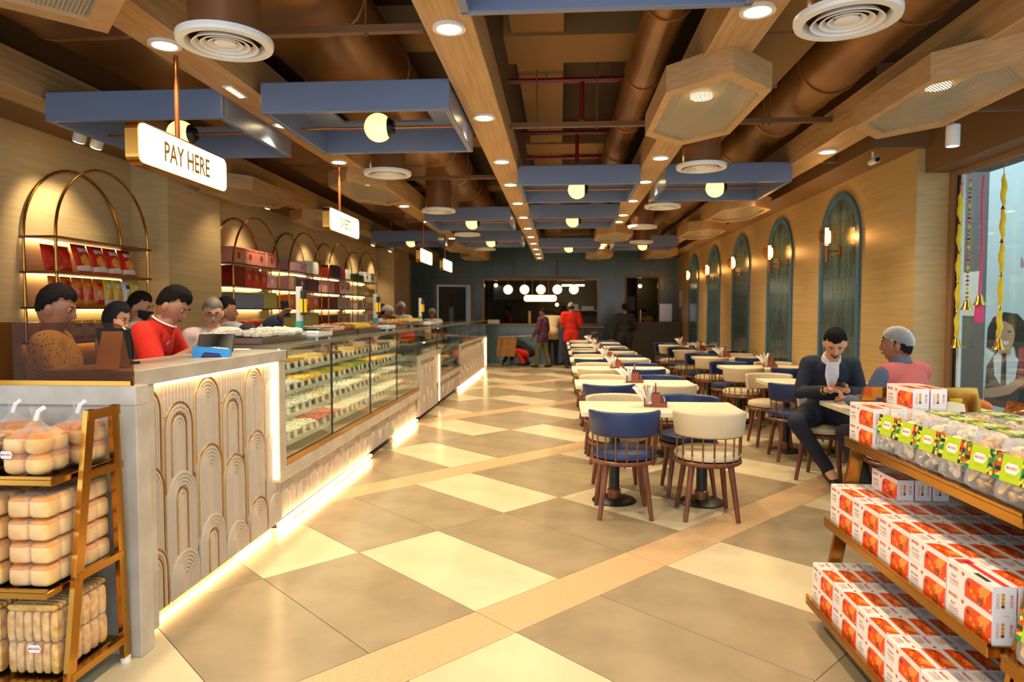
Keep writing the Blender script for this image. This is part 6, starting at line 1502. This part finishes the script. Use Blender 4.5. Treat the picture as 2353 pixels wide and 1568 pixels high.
t = thing('hanger_bar', 'copper bar holding the lit letter discs', 'bar', (-.54, 18.95, 2.43)); b = MB(); b.cyl((-1.1, 0, 0), (1.1, 0, 0), .012, n=8); b.build('tube', 'copper', t)
for sx in (-.78, .46):
    b = MB(); b.cyl((sx, 0, 0), (sx, 0, .5), .012, n=8); b.cyl((sx, 0, .48), (sx, .36, .48), .012, n=8); b.build('bracket', 'copper', t)
# kitchen furniture seen through the hatch
def simple(name, label, cat, m, *bx, c=.003):
    b = MB(); [b.box(*q, c=c) for q in bx]; return tag(b.build(name, m), label, cat)
simple('extractor_hood', 'large steel hood over the kitchen stoves', 'hood', 'grey_panel', (-2.1, 21.2, 1.85, -.6, 22.2, 2.3), (-1.6, 21.5, 2.3, -1.2, 21.9, 2.95))
simple('kitchen_bench', 'steel kitchen bench behind the hatch', 'bench', 'steel', (-2.2, 21.3, .85, 1.1, 22.1, .9), (-2.15, 21.35, 0, -2.1, 22.05, .85), (1.0, 21.35, 0, 1.05, 22.05, .85))
simple('kitchen_shelf', 'white shelf of dishes on the kitchen wall', 'shelf', 'white_paint', (.3, 22.1, 1.5, 1.2, 22.3, 1.54), (.35, 22.12, 1.54, .6, 22.28, 1.72), (.7, 22.12, 1.54, 1.1, 22.28, 1.66))
simple('range_splashback', 'olive green tiled splashback behind the kitchen bench', 'splashback', 'cl_olive', (-2.2, 22.24, .9, .2, 22.29, 1.8))
b = MB(); b.box(.05, 21.2, 2.28, .75, 21.28, 2.32); tag(b.build('tube_lamp', 'lamp_dim'), 'white tube lamp in the kitchen behind the last letter disc', 'lamp')
for x, y, z in ((-.1, 21.6, 1.7), (-2.0, 21.0, 2.3), (2.4, 20.6, 2.25)):
    t = thing('kitchen_bulb', 'small bright bulb %s' % ('over the kitchen bench' if x == -.1 else 'beside the hood' if x < -1 else 'behind the small hatch'), 'lamp', (x, y, z))
    b = MB(); b.sphere((0, 0, 0), .05, 12, 8); b.build('bulb', 'lamp_dim', t); b = MB(); b.cyl((0, 0, .04), (0, 0, 2.95 - z), .01, n=6); b.build('stem', 'black', t)
simple('ticket_printer', 'white ticket printer on the hatch ledge', 'printer', 'scale_white', (-2.05, 19.05, 1.14, -1.72, 19.25, 1.25)); 
simple('hatch_post', 'light wooden post dividing the kitchen hatch', 'post', 'oak_frame', (-.90, 19.2, 1.14, -.83, 19.3, 1.5))
t = thing('drawer_cabinet', 'grey cabinet with drawers under the kitchen hatch', 'cabinet', (0, 0, 0))
b = MB(); b.box(.2, 18.5, .06, 1.18, 18.96, 1.04, c=.004); b.build('body', 'grey_panel', t)
b = MB(); b.box(.17, 18.47, 1.04, 1.2, 18.97, 1.08, c=.004); b.build('top', 'wood_trim', t)
for x0, x1 in ((.22, .68), (.7, 1.16)):
    b = MB(); b.box(x0, 18.485, .78, x1, 18.5, 1.02, c=.003); d = b.build('drawer', 'grey_panel', t); b = MB(); b.box((x0 + x1) / 2 - .08, 18.47, .9, (x0 + x1) / 2 + .08, 18.485, .915); b.build('handle', 'steel', d)
    b = MB(); b.box(x0, 18.485, .08, x1, 18.5, .76, c=.003); d = b.build('door', 'grey_panel', t)
t = thing('service_counter', 'dark grey service counter with tan top before the small hatch', 'counter', (0, 0, 0))
b = MB(); b.box(1.95, 18.4, 0, 3.24, 18.9, 1.17); b.build('front', 'grey_panel', t)
b = MB(); b.box(1.93, 18.37, 1.17, 3.26, 19.28, 1.21, c=.003); b.build('top', 'back_room_tan', t)
simple('notice_sheet', 'white paper notice on the arched wall above the service counter', 'notice', 'paper', (3.262, 18.45, 1.62, 3.27, 18.85, 2.05), c=0)
simple('wall_picture', 'dark picture with red border on the small hatch back wall', 'picture', 'black', (2.0, 20.98, 1.5, 2.3, 20.995, 1.95), c=0) 
simple('coffee_machine', 'steel drinks machine on the service counter', 'machine', 'steel', (2.75, 19.0, 1.21, 3.1, 19.25, 1.7))
b = MB(); b.cyl((2.2, 18.7, 1.21), (2.2, 18.7, 1.52), .03, n=12); tag(b.build('tap_column', 'steel'), 'slim steel tap column on the service counter', 'tap')
# jute mat carried by the man in the checked shirt
vary(mat('jute', (150, 110, 62), .9), (128, 90, 46), (170, 128, 78), nscale=40, detail=2)
t = thing('jute_mat', 'brown jute mat hanging from a stick held by the man in plum shirt', 'mat', (-1.35, 18.05, .78), 0)
b = MB(); vs_ = []; N = 12
for s_ in (0, 1):
    for i in range(N + 1):
        for j in range(7): vs_.append((-.3 + .5 * i / N - .06 * j / 6, (.012 if s_ else -.012) + .02 * math.sin(i * 1.3), .02 - .5 * j / 6 - .02 * (i % 3)))
fs = []
for s_ in (0, 1):
    for i in range(N):
        for j in range(6):
            a = s_ * (N + 1) * 7 + i * 7 + j; fs.append((a, a + 1, a + 8, a + 7) if s_ else (a + 7, a + 8, a + 1, a))
b.add(vs_, fs, 0, True); b.build('cloth', 'jute', t)
b = MB(); b.cyl((-.3, 0, .02), (.72, 0, .06), .012, n=8); b.build('stick', 'oak_frame', t)
# ---------------------------------------------------------------- festive hangings in the shop window
mat('fest_yellow', (240, 204, 40), .6); mat('fest_pink', (232, 70, 120), .6); mat('fest_green', (40, 150, 80), .6); mat('fest_blue', (50, 60, 120), .6); mat('bell_gold', (212, 168, 70), .25, .9)
def bell(b, x, y, z, s=1.0, mi=0): b.lathe([(.004 * s, 0), (.012 * s, -.008 * s), (.016 * s, -.03 * s), (.026 * s, -.045 * s), (.0, -.045 * s)], 12, mi, (x, y, z))
def ribbon(y, z0, z1, label):
    t = thing('ribbon_garland', label, 'garland', (GX - .05, y, z1), 0, 'yellow ribbon garlands')
    n = 5; L = z1 - z0
    for k in range(n):
        a, c_ = -L * k / n, -L * (k + 1) / n; b = MB(); m_ = 7
        pts = [(0, .01 * math.sin(i * 1.7 + k), a + (c_ - a) * i / m_) for i in range(m_ + 1)]; b.tube(pts, [.006 + .016 * math.sin(PI * i / m_) ** .7 for i in range(m_ + 1)], 8); b.build('ribbon', 'fest_yellow', t)
        b = MB(); bell(b, 0, 0, c_ + .02, .8 if k < n - 1 else 2.0); b.build('bell', 'bell_gold', t)
    b = MB(); b.tube([(0, 0, 0), (0, .01, .05), (0, -.02, .08), (0, -.04, .07)], .003, 6); b.build('hook', 'sw_orange', t)
ribbon(5.72, 1.26, 2.60, 'yellow ribbon garland with bells over the woman poster'); ribbon(6.31, 1.24, 2.55, 'yellow ribbon garland with bells beside the window frame')
t = thing('bead_garland', 'thin garland of coloured beads ending in a gold bell', 'garland', (GX - .05, 6.17, 2.66))
b = MB(); b.cyl((0, 0, 0), (0, 0, -1.06), .003, n=5); b.build('string', 'fest_yellow', t)
for i in range(29):
    b = MB(); b.sphere((0, 0, -.03 - i * .036), (.014, .014, .010), 8, 6); b.build('bead', ('fest_pink', 'fest_yellow', 'fest_green', 'pk_red', 'fest_blue')[i % 5], t)
b = MB(); bell(b, 0, 0, -1.06, 2.0); b.build('bell', 'bell_gold', t)
t = thing('tassel_garland', 'pink braided cord with gold cap and tassel in the window', 'garland', (GX - .05, 5.985, 2.64))
b = MB(); b.tube([(0, .012 * math.sin(i * .3), -i * .037) for i in range(28)], .009, 8); b.build('cord', 'fest_pink', t)
b = MB(); bell(b, 0, .005, -1.0, 2.0); b.build('cap', 'bell_gold', t); b = MB(); b.lathe([(.03, 0), (.036, -.12), (.03, -.19), (0, -.19)], 14, 0, (0, .005, -1.05)); b.build('tassel', 'fest_pink', t)
b = MB(); b.sphere((0, 0, 0), (.05, .2, .05), 14, 10); tag(b.build('balloon', 'sw_orange', None, (GX - .066, 5.95, .708)), 'long orange balloon lying on the window sill', 'balloon')
b = MB(); b.sphere((0, 0, 0), .05, 12, 8); tag(b.build('balloon', 'fest_yellow', None, (GX - .066, 6.26, .708)), 'small yellow balloon on the window sill', 'balloon')
# ---------------------------------------------------------------- look-alikes that still share a label: count them from the kitchen end
bpy.context.view_layer.update()
same = {}
for o in S.objects:
    if o.parent is None and o.get('label') and o.get('group'): same.setdefault(o['label'], []).append(o)
for lb, os_ in same.items():
    if len(os_) < 2 or len(os_) > 18 or len(lb.split()) > 12: continue
    os_.sort(key=lambda o: -o.location.y)
    if min(a.location.y - b_.location.y for a, b_ in zip(os_, os_[1:])) < .02: continue
    for i, o in enumerate(os_): o['label'] = lb + ', %s from kitchen end' % ORD[i]
